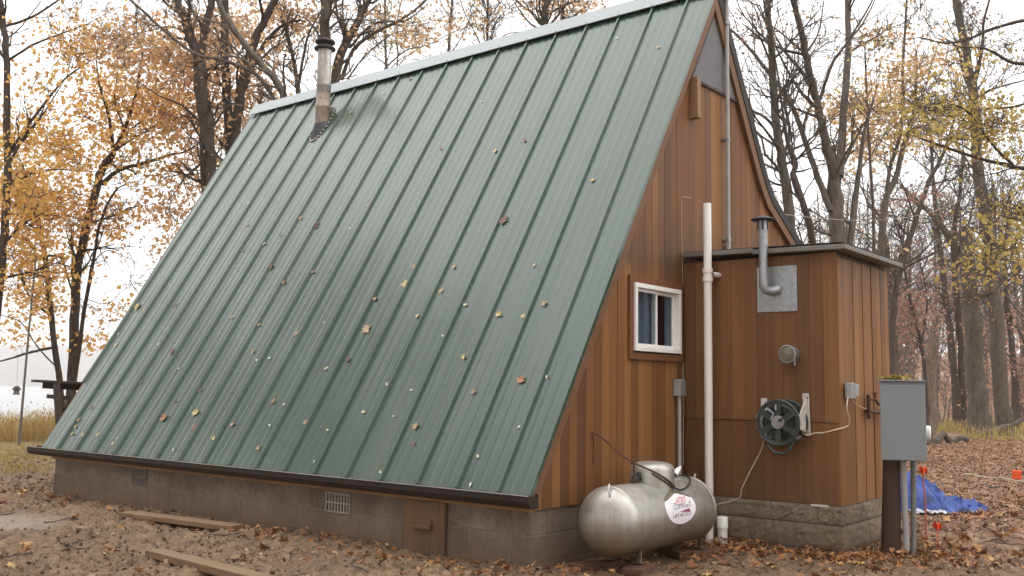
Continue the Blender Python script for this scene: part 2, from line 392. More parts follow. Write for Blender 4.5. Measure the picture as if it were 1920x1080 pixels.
def ground_mat():
    m, n, l, b = mat('muddy_ground')
    ge = n.new('ShaderNodeNewGeometry'); P = ge.outputs['Position']
    sp = n.new('ShaderNodeSeparateXYZ'); l.new(P, sp.inputs[0])
    a = noise(n, l, 1.3, 6, P, .65); f = noise(n, l, 13, 6, P, .72, .6); g = noise(n, l, 60, 4, P, .7)
    mudr = ramp(n, [(.32, (.105, .061, .034)), (.44, (.20, .127, .075)), (.58, (.28, .188, .115)), (.75, (.34, .243, .155))]); l.new(f.outputs[0], mudr.inputs[0])
    big = ramp(n, [(.35, (.72, .70, .68)), (.62, (1.1, 1.08, 1.05))]); l.new(a.outputs[0], big.inputs[0])
    mud = mixc(n, l, 1, mudr.outputs[0], big.outputs[0], 'MULTIPLY')
    f2 = noise(n, l, 30, 5, P, .7, 1.2); wet = ramp(n, [(.36, (.42, .38, .34)), (.47, (1, 1, 1)), (.62, (1.12, 1.1, 1.08))]); l.new(f2.outputs[0], wet.inputs[0])
    mud = mixc(n, l, .85, mud, wet.outputs[0], 'MULTIPLY')
    vo = n.new('ShaderNodeTexVoronoi'); vo.inputs['Scale'].default_value = 11; l.new(P, vo.inputs['Vector'])
    hs = n.new('ShaderNodeSeparateColor'); l.new(vo.outputs['Color'], hs.inputs[0])
    lit = ramp(n, [(0, (.11, .062, .042)), (.35, (.20, .11, .068)), (.7, (.29, .17, .105)), (1, (.37, .25, .155))]); l.new(hs.outputs[0], lit.inputs[0])
    # leaf litter to the right of / beyond the cabin, bare mud in front of it
    xx = n.new('ShaderNodeMath'); xx.operation = 'MULTIPLY_ADD'; l.new(sp.outputs[1], xx.inputs[0]); xx.inputs[1].default_value = -.35; l.new(sp.outputs[0], xx.inputs[2])
    ad = n.new('ShaderNodeMath'); ad.operation = 'MULTIPLY_ADD'; l.new(a.outputs[0], ad.inputs[0]); ad.inputs[1].default_value = 2.5; l.new(xx.outputs[0], ad.inputs[2])
    k = mrange(n, l, ad.outputs[0], 3.6, 6.0, 0, 1)
    c = mixc(n, l, k, mud, lit.outputs[0])
    # dry grass towards the lake
    gy = mrange(n, l, sp.outputs[1], 10.5, 13.5, 0, 1)
    gm = n.new('ShaderNodeMath'); gm.operation = 'MULTIPLY'; l.new(gy, gm.inputs[0]); l.new(mrange(n, l, sp.outputs[0], 14, 24, 1, 0), gm.inputs[1])
    gr = ramp(n, [(.3, (.17, .105, .045)), (.5, (.27, .19, .075)), (.7, (.25, .20, .085))]); l.new(f.outputs[0], gr.inputs[0])
    c = mixc(n, l, gm.outputs[0], c, gr.outputs[0])
    # pale wet silt where a puddle has stood
    cp = n.new('ShaderNodeVectorMath'); cp.operation = 'SUBTRACT'; l.new(P, cp.inputs[0]); cp.inputs[1].default_value = (-1.5, 5.0, 0)
    ln = n.new('ShaderNodeVectorMath'); ln.operation = 'LENGTH'; l.new(cp.outputs[0], ln.inputs[0])
    la = n.new('ShaderNodeMath'); la.operation = 'MULTIPLY_ADD'; l.new(a.outputs[0], la.inputs[0]); la.inputs[1].default_value = .9; l.new(ln.outputs['Value'], la.inputs[2])
    pu = mrange(n, l, la.outputs[0], .82, 1.08, .8, 0)
    c = mixc(n, l, pu, c, (.30, .232, .175))
    l.new(c, b.inputs['Base Color'])
    l.new(mrange(n, l, pu, 0, .85, .72, .42), b.inputs['Roughness'])
    b.inputs['Specular IOR Level'].default_value = .35
    s = n.new('ShaderNodeMath'); s.operation = 'MULTIPLY_ADD'; l.new(g.outputs[0], s.inputs[0]); s.inputs[1].default_value = .35; l.new(f.outputs[0], s.inputs[2])
    bump(n, l, s.outputs[0], 1.0, .05, b)
    return m
M_ground = ground_mat()
def water_mat():
    m, n, l, b = mat('lake_water')
    b.inputs['Base Color'].default_value = (.10, .11, .11, 1); b.inputs['Roughness'].default_value = .24; b.inputs['Specular IOR Level'].default_value = 1.0
    ge = n.new('ShaderNodeNewGeometry'); t = noise(n, l, .5, 3, ge.outputs['Position']); bump(n, l, t.outputs[0], .015, .05, b); return m
M_water = water_mat()
M_hill = plain('far_wooded_hill', (.085, .065, .05), .95, 0, .35, .02)

# ------------------------------------------------------------------ mesh helpers
def np_mesh(name, V, quads=None, tris=None, rnd=None, smooth=False):
    me = bpy.data.meshes.new(name)
    V = np.asarray(V, np.float32).reshape(-1, 3)
    q = np.asarray(quads if quads is not None else np.zeros((0, 4)), np.int32).reshape(-1, 4)
    t = np.asarray(tris if tris is not None else np.zeros((0, 3)), np.int32).reshape(-1, 3)
    me.vertices.add(len(V)); me.vertices.foreach_set('co', V.ravel())
    me.loops.add(q.size + t.size); me.loops.foreach_set('vertex_index', np.concatenate([q.ravel(), t.ravel()]))
    me.polygons.add(len(q) + len(t))
    st = np.concatenate([np.arange(len(q)) * 4, q.size + np.arange(len(t)) * 3]).astype(np.int32)
    me.polygons.foreach_set('loop_start', st)
    if smooth: me.polygons.foreach_set('use_smooth', np.ones(len(q) + len(t), bool))
    if rnd is not None:
        a = me.attributes.new('rnd', 'FLOAT', 'FACE'); a.data.foreach_set('value', np.asarray(rnd, np.float32))
    me.update(calc_edges=True); return me

def link(name, me, m, parent=None, loc=(0, 0, 0), smooth=None, bevel=0):
    o = bpy.data.objects.new(name, me); C.objects.link(o); o.location = loc
    if parent is not None: o.parent = parent
    if m is not None and len(me.materials) == 0: me.materials.append(m)
    if bevel:
        bv = o.modifiers.new('edge', 'BEVEL'); bv.width = bevel; bv.segments = 2; bv.limit_method = 'ANGLE'; bv.angle_limit = math.radians(50)
    return o

class MB:
    """collects simple solids (world coordinates) for ONE mesh object"""
    def __init__(s): s.v = []; s.f = []; s.sm = []
    def add(s, vs, fs, smooth=False):
        o = len(s.v); s.v += [tuple(map(float, v)) for v in vs]; s.f += [tuple(i + o for i in f) for f in fs]; s.sm += [smooth] * len(fs)
    def box(s, x0, x1, y0, y1, z0, z1):
        s.add([(x0, y0, z0), (x1, y0, z0), (x1, y1, z0), (x0, y1, z0), (x0, y0, z1), (x1, y0, z1), (x1, y1, z1), (x0, y1, z1)],
              [(0, 3, 2, 1), (4, 5, 6, 7), (0, 1, 5, 4), (1, 2, 6, 5), (2, 3, 7, 6), (3, 0, 4, 7)])
    def obox(s, c, ax, ay, az):
        c = np.array(c); ax, ay, az = map(np.array, (ax, ay, az))
        vs = [c + i * ax + j * ay + k * az for k in (-1, 1) for i, j in ((-1, -1), (1, -1), (1, 1), (-1, 1))]
        s.add(vs, [(0, 3, 2, 1), (4, 5, 6, 7), (0, 1, 5, 4), (1, 2, 6, 5), (2, 3, 7, 6), (3, 0, 4, 7)])
    def prism(s, poly, d):
        """poly: 3D points in order, d: extrusion vector"""
        n = len(poly); p = [np.array(q, float) for q in poly]; d = np.array(d, float)
        s.add(p + [q + d for q in p], [tuple(range(n - 1, -1, -1)), tuple(range(n, 2 * n))] + [(i, (i + 1) % n, n + (i + 1) % n, n + i) for i in range(n)])
    def tube(s, pts, r, sides=8, caps=True):
        P = np.array(pts, float); n = len(P); rr = np.broadcast_to(np.array(r, float), (n,))
        T = np.gradient(P, axis=0); T /= np.linalg.norm(T, axis=1)[:, None] + 1e-9
        ref = np.array([0.31, 0.17, 0.93]) if abs(T[:, 2]).mean() < .8 else np.array([1, .1, .05])
        A = np.cross(T, ref); A /= np.linalg.norm(A, axis=1)[:, None] + 1e-9; B = np.cross(T, A)
        th = np.linspace(0, 2 * math.pi, sides, endpoint=False)
        ring = P[:, None] + rr[:, None, None] * (np.cos(th)[None, :, None] * A[:, None] + np.sin(th)[None, :, None] * B[:, None])
        fs = [(i * sides + j, i * sides + (j + 1) % sides, (i + 1) * sides + (j + 1) % sides, (i + 1) * sides + j) for i in range(n - 1) for j in range(sides)]
        o = len(s.v); s.add(ring.reshape(-1, 3), fs, True)
        if caps:
            s.f += [tuple(range(o + sides - 1, o - 1, -1)), tuple(range(o + (n - 1) * sides, o + n * sides))]; s.sm += [False, False]
    def lathe(s, base, axis, prof, sides=32, closed=False):
        """prof: list of (distance along axis, radius)"""
        ax = np.array(axis, float); ax /= np.linalg.norm(ax)
        ref = np.array([0, 0, 1.0]) if abs(ax[2]) < .9 else np.array([1.0, 0, 0])
        A = np.cross(ax, ref); A /= np.linalg.norm(A); B = np.cross(ax, A)
        th = np.linspace(0, 2 * math.pi, sides, endpoint=False)
        vs = []
        for d, r in prof:
            for t in th: vs.append(np.array(base) + ax * d + r * (math.cos(t) * A + math.sin(t) * B))
        n = len(prof)
        fs = [(i * sides + j, i * sides + (j + 1) % sides, (i + 1) * sides + (j + 1) % sides, (i + 1) * sides + j) for i in range(n - 1) for j in range(sides)]
        s.add(vs, fs, True)
    def build(s, name, m, parent=None, bevel=0, flat=False):
        """parent is an Empty or a part; geometry is stored relative to the thing's base"""
        org = Vector((0, 0, 0))
        if parent is not None:
            q = parent
            while q is not None: org = org + q.location; q = q.parent
        me = bpy.data.meshes.new(name); me.from_pydata([tuple(Vector(v) - org) for v in s.v], [], s.f)
        if not flat: me.polygons.foreach_set('use_smooth', s.sm)
        me.validate(); me.update()
        if any(s.sm) and not flat:
            try: me.set_sharp_from_angle(angle=math.radians(42))
            except Exception: pass
        return link(name, me, m, parent, bevel=bevel)

def thing(name, label, cat, loc=(0, 0, 0), group=None):
    o = bpy.data.objects.new(name, None); C.objects.link(o); o.location = tuple(float(v) for v in loc)
    o.empty_display_size = .1
    o['label'] = label; o['category'] = cat
    if group: o['group'] = group
    return o
def tag(o, label, cat, group=None):
    o['label'] = label; o['category'] = cat
    if group: o['group'] = group
    return o
def kind(o, k): o['kind'] = k; return o

# leaves: kite-shaped, folded along the midrib; all of them one mesh
def leaf_mesh(name, P, size, rnd, flat=0.0, up=None):
    N = len(P); P = np.asarray(P, float)
    nrm = rng.normal(size=(N, 3)); nrm /= np.linalg.norm(nrm, axis=1)[:, None]
    if flat: nrm = nrm * (1 - flat) + np.array([0, 0, 1.0]) * flat; nrm /= np.linalg.norm(nrm, axis=1)[:, None]
    a = np.cross(nrm, rng.normal(size=(N, 3))); a /= np.linalg.norm(a, axis=1)[:, None] + 1e-9
    b = np.cross(nrm, a)
    s = np.asarray(size)[:, None]; w = rng.uniform(.32, .55, (N, 1)); f = rng.uniform(-.05, .3, (N, 1))
    v0 = P - a * s * .5; v2 = P + a * s * .5; m = P + a * s * rng.uniform(-.12, .1, (N, 1))
    v1 = m + b * s * w + nrm * s * f; v3 = m - b * s * w + nrm * s * f
    V = np.stack([v0, v1, v2, v3], 1).reshape(-1, 3); i = np.arange(N) * 4
    T = np.stack([np.stack([i, i + 1, i + 2], 1), np.stack([i, i + 2, i + 3], 1)], 1).reshape(-1, 3)
    return np_mesh(name, V, tris=T, rnd=np.repeat(rnd, 2))

def lobed_leaves(name, P, size, rnd, flat=.7):
    """fans with five uneven lobes, curled at the rim: for leaves near enough to show an outline"""
    N = len(P); P = np.asarray(P, float); K = 12
    nrm = rng.normal(size=(N, 3)); nrm /= np.linalg.norm(nrm, axis=1)[:, None]; nrm[:, 2] = np.abs(nrm[:, 2])
    nrm = nrm * (1 - flat) + np.array([0, 0, 1.0]) * flat; nrm /= np.linalg.norm(nrm, axis=1)[:, None]
    a = np.cross(nrm, rng.normal(size=(N, 3))); a /= np.linalg.norm(a, axis=1)[:, None] + 1e-9; b = np.cross(nrm, a)
    th = np.arange(K) * 2 * math.pi / K; lob = np.where(np.arange(K) % 2 == 0, .5, .27)
    r = lob[None] * rng.uniform(.65, 1.2, (N, K)) * np.asarray(size)[:, None]; r[:, 0] *= 1.25; asp = rng.uniform(.5, .95, (N, 1))
    cu = rng.uniform(-.15, .55, (N, 1)) * r + rng.normal(0, .10, (N, K)) * np.asarray(size)[:, None]
    V = P[:, None] + (r * np.cos(th))[..., None] * a[:, None] + (r * asp * np.sin(th))[..., None] * b[:, None] + cu[..., None] * nrm[:, None]
    V = np.concatenate([P[:, None], V], 1).reshape(-1, 3); i = np.arange(N)[:, None] * (K + 1); k = np.arange(K)[None]
    T = np.stack([np.broadcast_to(i, (N, K)), i + 1 + k, i + 1 + (k + 1) % K], -1).reshape(-1, 3)
    return np_mesh(name, V, tris=T, rnd=np.repeat(rnd, K))

# ------------------------------------------------------------------ ground, lake, far shore
def axis_coords(c, inner, step, far):
    a = list(np.arange(-inner, inner + 1e-6, step)); d = step; x = inner
    while x < far: d *= 1.16; x += d; a.append(x); a.insert(0, -x)
    return c + np.array(a)
gx = axis_coords(-.5, 5.0, .032, 2300); gy = axis_coords(1.6, 6.4, .032, 2300)
GX, GY = np.meshgrid(gx, gy, indexing='ij')
GH = ground_h(GX, GY)
nx, ny = GX.shape
ii = (np.arange(nx - 1)[:, None] * ny + np.arange(ny - 1)[None]).ravel()
me = np_mesh('ground', np.stack([GX, GY, GH], -1).reshape(-1, 3), quads=np.stack([ii, ii + ny, ii + ny + 1, ii + 1], 1), smooth=True)
kind(link('ground', me, M_ground), 'structure')

LAKE_Z = -2.6
b = MB(); d1 = np.array([.97, .25, 0]); d2 = np.array([-.25, .97, 0])
c0 = d2 * 24
b.add([c0 - d1 * 2000 + (0, 0, LAKE_Z), c0 + d1 * 2200 + (0, 0, LAKE_Z), c0 + d1 * 2200 + d2 * 1900 + np.array([0, 0, LAKE_Z]), c0 - d1 * 2000 + d2 * 1900 + np.array([0, 0, LAKE_Z])], [(0, 1, 2, 3)])
kind(b.build('lake', M_water), 'structure')
# wooded far shore: a real ridge about 1.4 km off
nu, nv = 220, 16
uu = np.linspace(-1.15, 1.15, nu); vv = np.linspace(0, 1, nv)
UU, VV = np.meshgrid(uu, vv, indexing='ij')
ang = math.atan2(1.0, .46) + UU * 1.0
rad = 1400 + VV * 420 + 60 * (vnoise(UU * 7, VV * 0, 3) - .5)
hh = (52 + 22 * vnoise(UU * 6, VV * 1, 4) + 9 * (fbm(UU * 40, VV * 6, 3, 6) - .5)) * np.sin(np.clip(VV, 0, 1) * math.pi) ** .6
V = np.stack([CAM[0] + np.cos(ang) * rad, CAM[1] + np.sin(ang) * rad, LAKE_Z - .3 + hh], -1)
ii = (np.arange(nu - 1)[:, None] * nv + np.arange(nv - 1)[None]).ravel()
me = np_mesh('hills', V.reshape(-1, 3), quads=np.stack([ii, ii + nv, ii + nv + 1, ii + 1], 1), smooth=True)
kind(link('hills', me, M_hill), 'structure')

# ------------------------------------------------------------------ the cabin
cabin = thing('cabin', 'A-frame cabin with steep green metal roof and brown cedar siding', 'cabin')
W_F = 6.3                                    # foundation reaches under the flared side
# foundation
b = MB(); b.box(.004, .19, .19, 6.85, -.3, .372); b.box(.004, W_F, .004, .19, -.3, .372); b.box(.012, W_F, 6.85, 6.985, -.3, .372); b.box(W_F - .19, W_F - .012, .19, 6.85, -.3, .372)
found = b.build('foundation', M_mortar, cabin)
def block_mesh(lx, ly, lz, name, rough=0.0, seed=0):
    """one hollow-core size block; split-face blocks get a broken outer skin"""
    bb = MB()
    c = .006
    xs = [-lx / 2, -lx / 2 + c, lx / 2 - c, lx / 2]
    bb.box(-lx / 2, lx / 2, -ly / 2, ly / 2, -lz / 2, lz / 2)
    me = bpy.data.meshes.new(name); me.from_pydata(bb.v, [], bb.f); return me
BL = .3967
bm_long = block_mesh(.19, BL, .1965, 'block'); bm_gab = block_mesh(BL, .19, .1965, 'block')
def put_block(me, loc, parent, m, rot=0.0):
    o = link('block', me, m, parent, loc); o.rotation_euler = (0, 0, rot)
    bv = o.modifiers.new('edge', 'BEVEL'); bv.width = .0035; bv.segments = 1
    return o
for row in range(3):
    z = -.1 + row * .2 if row < 2 else .2935
    z = (-.1, .1, .2935)[row]
    n = int(7.0 / .3987)
    for i in range(18):
        y = .2 + (.2 if row % 2 else 0) + i * .3987
        if y + BL / 2 > 7.0: continue
        o = put_block(bm_long, (.095 + random.uniform(-.001, .001), y, z), found, M_block)
        if row == 2: o.scale = (1, 1, .9)
    for i in range(16):
        x = .2 + .19 * (1 if row % 2 else 0) + i * .3987 + .19 * (0 if row % 2 else 1)
        if x + BL / 2 > W_F or (2.35 < x < 3.3): continue
        o = put_block(bm_gab, (x, .095 + random.uniform(-.0025, .0025), z), found, M_block)
        if row == 2: o.scale = (1, 1, .9)
# half blocks at the corner
bm_half = block_mesh(.19, .19, .194, 'block')
for z, sc in ((.1, 1), ):
    o = put_block(bm_half, (.095, .0965, z), found, M_block)
# sill board under the gutter
b = MB(); b.box(-.022, .03, -.012, 7.0, .374, .452); b.build('sill_board', M_sill, cabin, .003)
# foundation vents
def found_vent(y0, y1, z0, z1, m, lab):
    f = MB(); x0, x1 = -.014, .002
    f.box(x0, x1, y0, y1, z0, z0 + .012); f.box(x0, x1, y0, y1, z1 - .012, z1); zc = (z0 + z1) / 2
    f.box(x0, x1, y0, y1, zc - .006, zc + .006); f.box(x0, x1, y0, y0 + .014, z0 + .012, zc - .006); f.box(x0, x1, y1 - .014, y1, z0 + .012, zc - .006)
    f.box(x0, x1, y0, y0 + .014, zc + .006, z1 - .012); f.box(x0, x1, y1 - .014, y1, zc + .006, z1 - .012)
    n = 8
    for k in range(1, n):
        yy = y0 + .007 + (y1 - y0 - .014) * k / n
        for a, c in ((z0 + .012, zc - .006), (zc + .006, z1 - .012)): f.box(x0 + .003, x1, yy - .008, yy + .008, a, c)
    o = f.build('foundation_vent', m, cabin); o['label'] = lab
    k = MB(); k.box(-.0035, .0, y0 + .01, y1 - .01, z0 + .01, z1 - .01); k.build('vent_backing', M_dark, o)
found_vent(1.89, 2.20, .190, .352, M_pvc if False else plain('pale_vent', (.27, .24, .21), .6), 'pale grey slotted foundation vent')
found_vent(5.01, 5.29, .205, .368, plain('brown_vent', (.13, .11, .10), .7), 'dark dirty foundation vent near the far end')
# crawlspace hatch
b = MB(); b.box(-.03, -.004, .80, 1.26, -.12, .372); hatch = b.build('crawlspace_hatch', M_hatch, cabin, .004)
b = MB(); b.box(-.072, -.030, .92, 1.12, .165, .200); b.box(-.05, -.030, .93, 1.11, .200, .232); b.build('hatch_handle', M_hatch, hatch, .003)

# roof plane
B0 = np.array([-.105, 0, .502]); AP = np.array([2.843, 0, 5.267]); T = AP - B0; RL = np.linalg.norm(T); T = T / RL; N_ = np.array([-T[2], 0, T[0]])
def rp(s, y, h=0.0):
    p = B0 + T * s + N_ * h; return (p[0], y, p[2])
Y0, YB, YT, SP = -.0726, 7.1025, 7.369, .4064
RIB0 = .21
yl = lambda s: YB + (YT - YB) * s / RL
b = MB()           # roof deck under the metal
b.add([rp(0, Y0 + .012, -.003), rp(0, YB - .012, -.003), rp(RL - .06, YT - .014, -.003), rp(RL - .06, Y0 + .012, -.003),
       rp(0, Y0 + .012, -.11), rp(0, YB - .012, -.11), rp(RL - .06, YT - .014, -.11), rp(RL - .06, Y0 + .012, -.11)],
      [(0, 1, 2, 3), (4, 7, 6, 5), (0, 4, 5, 1), (1, 5, 6, 2), (2, 6, 7, 3), (3, 7, 4, 0)])
roof = b.build('roof', M_rake, cabin)
S_TOP = RL - .035
def seam(y):        # trapezoid standing rib, profile in (y, h)
    return [(y - .017, .0), (y - .009, .024), (y + .009, .024), (y + .017, .0)]
def panel(ya, yb_, first=False, last=False, slant=False):
    prof = []
    if not first: prof += seam(ya)
    else: prof += [(ya, -.03), (ya, .004), (ya + .012, .004), (ya + .016, 0)]
    w = yb_ - ya
    for k in range(1, 4 if w > .3 else 3):
        y = ya + w * k / (4 if w > .3 else 3)
        prof += [(y - .024, 0), (y - .008, .0016), (y + .008, .0016), (y + .024, 0)]
    prof += [(yb_ - .0175, .0)] if not last else [(yb_ - .012, .0), (yb_ - .012, .004), (yb_, .004), (yb_, -.03)]
    wob = np.array([[0, S_TOP]])
    segs = 7; ss = [S_TOP * i / segs for i in range(segs + 1)]
    vs = []; ph = random.uniform(0, 6.28)
    for s in ss:
        for y, h in prof:
            bend = .0022 * math.sin(s * 1.9 + ph) * math.sin(math.pi * np.clip((y - ya) / w, 0, 1))
            vs.append(rp(s, y, h + (bend if .0 <= h < .01 else 0)))
    n = len(prof)
    pb = MB(); pb.add(vs, [(i * n + j, i * n + j + 1, (i + 1) * n + j + 1, (i + 1) * n + j) for i in range(segs) for j in range(n - 1)])
    o = pb.build('roof_panel', M_roof, roof, flat=True)
    return o
panel(Y0, RIB0, first=True)
for k in range(17): panel(RIB0 + k * SP, RIB0 + (k + 1) * SP if k < 16 else RIB0 + 17 * SP - .0)
# tapering strip along the flared far rake
pb = MB(); y17 = RIB0 + 17 * SP; s0 = RL * max(0, (y17 + .026 - YB) / (YT - YB))
vs = []; segs = 8
for i in range(segs + 1):
    s = s0 + (S_TOP - s0) * i / segs
    for y, h in seam(y17) + [(max(y17 + .019, yl(s) - .012), 0), (max(y17 + .0195, yl(s) - .0115), .004), (max(y17 + .02, yl(s)), .004), (max(y17 + .02, yl(s)), -.03)]: vs.append(rp(s, y, h))
pb.add(vs, [(i * 8 + j, i * 8 + j + 1, (i + 1) * 8 + j + 1, (i + 1) * 8 + j) for i in range(segs) for j in range(7)])
pb.build('roof_panel', M_roof, roof, flat=True)
# ridge cap
b = MB(); s1 = RL - .158
KF = (4.767) / (2.946)
cap = [rp(s1, 0, .036), rp(RL + .02, 0, .04)]
far = (AP[0] + .09, 0, AP[2] - .09 * 1.616 + .04)
pr = [rp(s1, 0, .030), rp(s1, 0, .042), (AP[0] - .012, 0, AP[2] + .058), (AP[0] + .012, 0, AP[2] + .058), (AP[0] + .16, 0, AP[2] - .16), (AP[0] + .15, 0, AP[2] - .175)]
ye = [Y0 - .012, YT + .012]
vs = [(p[0], y, p[2]) for y in np.linspace(ye[0], ye[1], 3) for p in pr]
b.add(vs, [(i * 6 + j, i * 6 + j + 1, (i + 1) * 6 + j + 1, (i + 1) * 6 + j) for i in range(2) for j in range(5)])
rc = b.build('ridge_cap', M_cap, cabin, flat=True)
for k in range(18):
    b = MB(); c = np.array(rp(s1 + .018, RIB0 + k * SP, .044)); b.lathe(c, N_, [(-.004, .006), (.003, .006), (.004, .0)], 6); b.build('screw', M_sootcap, rc)
# far roof: black shingles, flared out at the kick
prof = [(AP[0] + .075, AP[2] - .121), (3.62, 4.01), (3.88, 3.60), (3.97, 3.475), (4.13, 3.30), (4.9, 2.858), (6.75, 1.80)]
b = MB(); up = [(x, Y0, z + .02) for x, z in prof]; lo = [(x - .075, Y0, z - .045) for x, z in prof]
b.prism(up + lo[::-1], (0, YT - Y0, 0)); fr = b.build('far_roof', M_shingle, cabin)
b = MB()            # rake board under its edge
lo2 = [(x - .077, 0, z - .047) for x, z in prof]; lo3 = [(x - .165, 0, z - .105) for x, z in prof]
for i in range(len(prof) - 1): b.prism([(lo2[i][0], -.064, lo2[i][2]), (lo2[i + 1][0], -.064, lo2[i + 1][2]), (lo3[i + 1][0], -.064, lo3[i + 1][2]), (lo3[i][0], -.064, lo3[i][2])], (0, .06, 0))
b.build('far_rake_board', M_rake, fr)
b = MB()
b.prism([rp(.02, -.066, -.006), rp(RL - .05, -.066, -.006), rp(RL - .05, -.066, -.085), rp(.02, -.066, -.085)], (0, .062, 0))
b.build('rake_board', M_rake, cabin)
# gutter (K-profile, open top)
g = [(-.025, .508), (-.020, .412), (-.075, .405), (-.125, .418), (-.143, .455), (-.143, .492), (-.150, .497), (-.136, .499), (-.134, .46), (-.118, .428), (-.075, .416), (-.033, .423), (-.033, .508)]
b = MB(); b.prism([(x, -.085, z) for x, z in g], (0, 7.46, 0)); gut = b.build('gutter', M_gutter, cabin)
for y in (-.0875, 7.3755):
    b = MB(); b.prism([(x, y, z) for x, z in [g[1], g[2], g[3], g[4], g[5], (-.030, .492)]], (0, .003, 0)); b.build('gutter_end_cap', M_gutter, gut)
b = MB(); b.box(-.152, -.138, -.088, 7.378, .4985, .5035); b.build('gutter_lip', M_gutter_lip, gut)

# gable siding: one object for each board
KN = T[2] / T[0]
def zn(x): return .502 + KN * (x + .105) - .10 / T[0] * 1.0
def zf(x):
    xs = [q[0] - .10 for q in prof]; zs = [q[1] - .06 for q in prof]
    return float(np.interp(x, xs, zs))
def ztop(x): return min(zn(x), zf(x) if x > 2.74 else 9)
gw = MB(); 
b = MB(); poly = [(.06, .03, .36)] + [(x, .03, ztop(x) - .03) for x in [.1, 2.6, 2.75, 2.9, 3.52, 3.78, 3.87, 4.03, 4.8, 6.2]] + [(6.2, .03, .36)]
# wall body with the window opening left free
b.prism([(.02, .012, .36), (1.335, .012, .36), (1.335, .012, ztop(1.335) - .02), (.10, .012, ztop(.10) - .02)], (0, .10, 0))
b.prism([(2.085, .012, .36), (6.2, .012, .36)] + [(x, .012, ztop(x) - .02) for x in [6.2, 4.8, 4.03, 3.87, 3.78, 3.52, 2.9, 2.75, 2.6, 2.085]], (0, .10, 0))
b.prism([(1.336, .012, .36), (2.084, .012, .36), (2.084, .012, 1.56), (1.336, .012, 1.56)], (0, .10, 0))
b.prism([(1.336, .012, 2.165), (2.084, .012, 2.165), (2.084, .012, ztop(2.084) - .02), (1.336, .012, ztop(1.336) - .02)], (0, .10, 0))
gable = b.build('gable_wall', M_soffit, cabin)
def board(x0, x1, z0, dy, m, zmax=None):
    gap = .0035
    xs = [x0, x1 - gap]
    top = []
    brk = [q for q in (2.74, 2.78, 3.52, 3.78, 3.87, 4.03, 4.8) if xs[0] < q < xs[1]]
    for x in [xs[1]] + brk[::-1] + [xs[0]]: top.append((x, -.021 + dy, min(ztop(x), zmax or 99)))
    if min(t[2] for t in top) < z0 + .01:
        top = [(x, y, max(z, z0 + .004)) for x, y, z in top]
    pb = MB(); pb.prism([(xs[0], -.021 + dy, z0), (xs[1], -.021 + dy, z0)] + top, (0, .032 - dy, 0))
    pb.build('siding_board', m, gable)
x = 0.0; k = 0
while x < 6.19:
    w = .11
    dy = random.uniform(-.0025, .0025)
    z0 = .385 if (x < 2.2 or x > 3.36) else 2.40
    if 1.315 < x + .02 < 2.07:
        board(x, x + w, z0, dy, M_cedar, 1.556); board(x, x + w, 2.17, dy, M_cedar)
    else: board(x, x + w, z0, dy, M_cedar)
    x += w; k += 1
# window
win = MB(); x0, x1, z0, z1 = 1.318, 2.096, 1.577, 2.147
def ring(mb, x0, x1, z0, z1, t, ya, yb_):
    mb.box(x0, x1, ya, yb_, z0, z0 + t); mb.box(x0, x1, ya, yb_, z1 - t, z1)
    mb.box(x0, x0 + t, ya, yb_, z0 + t, z1 - t); mb.box(x1 - t, x1, ya, yb_, z0 + t, z1 - t)
ring(win, x0, x1, z0, z1, .038, -.062, .05)
wf = win.build('window', M_white, cabin, .003)
b = MB(); ring(b, x0 - .062, x1 + .06, z0 - .072, z1 + .062, .058, -.046, -.0235); b.build('window_trim', M_trim, wf, .003)
xm = 1.71
for n_, a, c, yy in (('sash', x0 + .04, xm + .016, -.030), ('sash', xm - .012, x1 - .04, -.006)):
    b = MB(); ring(b, a, c, z0 + .040, z1 - .040, .026, yy, yy + .022); s_ = b.build('sash', M_white, wf, .002)
    b = MB(); b.box(a + .027, c - .027, yy + .009, yy + .013, z0 + .067, z1 - .067); b.build('glass_pane', M_glass, s_)
b = MB()
b.box(1.34, 2.08, .95, .97, 1.2, 2.5); b.box(1.30, 1.34, .12, .95, 1.2, 2.5); b.box(2.08, 2.12, .12, .95, 1.2, 2.5); b.box(1.30, 2.12, .12, .97, 2.5, 2.53); b.box(1.30, 2.12, .12, .97, 1.17, 1.2)
b.build('dark_interior', M_dark, wf)
cu = [(1.345 + i * .0115, .035 + .008 * math.sin(i * 1.3) + .006 * math.sin(i * .7)) for i in range(33)]
b = MB(); n = len(cu); b.add([(x, y, z) for z in (1.56, 2.16) for x, y in cu], [(i, i + 1, n + i + 1, n + i) for i in range(n - 1)], True); b.build('curtain', M_curtain, wf)
cu = [(1.955 + i * .012, .035 + .008 * math.sin(i * 1.3)) for i in range(10)]
b = MB(); n = len(cu); b.add([(x, y, z) for z in (1.56, 2.16) for x, y in cu], [(i, i + 1, n + i + 1, n + i) for i in range(n - 1)], True); b.build('curtain', M_curtain, wf)
# attic vent screen in the peak
b = MB(); tri = [(2.365, -.034, 4.19), (3.40, -.034, 4.19), (2.87, -.034, 5.03)]
b.prism(tri, (0, .012, 0)); av = b.build('attic_vent', M_screen, cabin)
b = MB()
b.box(2.34, 3.42, -.044, -.022, 4.165, 4.19); b.prism([(2.335, -.044, 4.19), (2.365, -.044, 4.19), (2.875, -.044, 5.035), (2.86, -.044, 5.065)], (0, .022, 0))
b.prism([(3.40, -.044, 4.19), (3.43, -.044, 4.19), (2.895, -.044, 5.06), (2.882, -.044, 5.03)], (0, .022, 0)); b.build('vent_frame', M_soffit, av)
b = MB(); b.box(2.335, 2.405, -.105, -.024, 3.785, 4.175); b.build('beam_end', M_beam, cabin, .003)
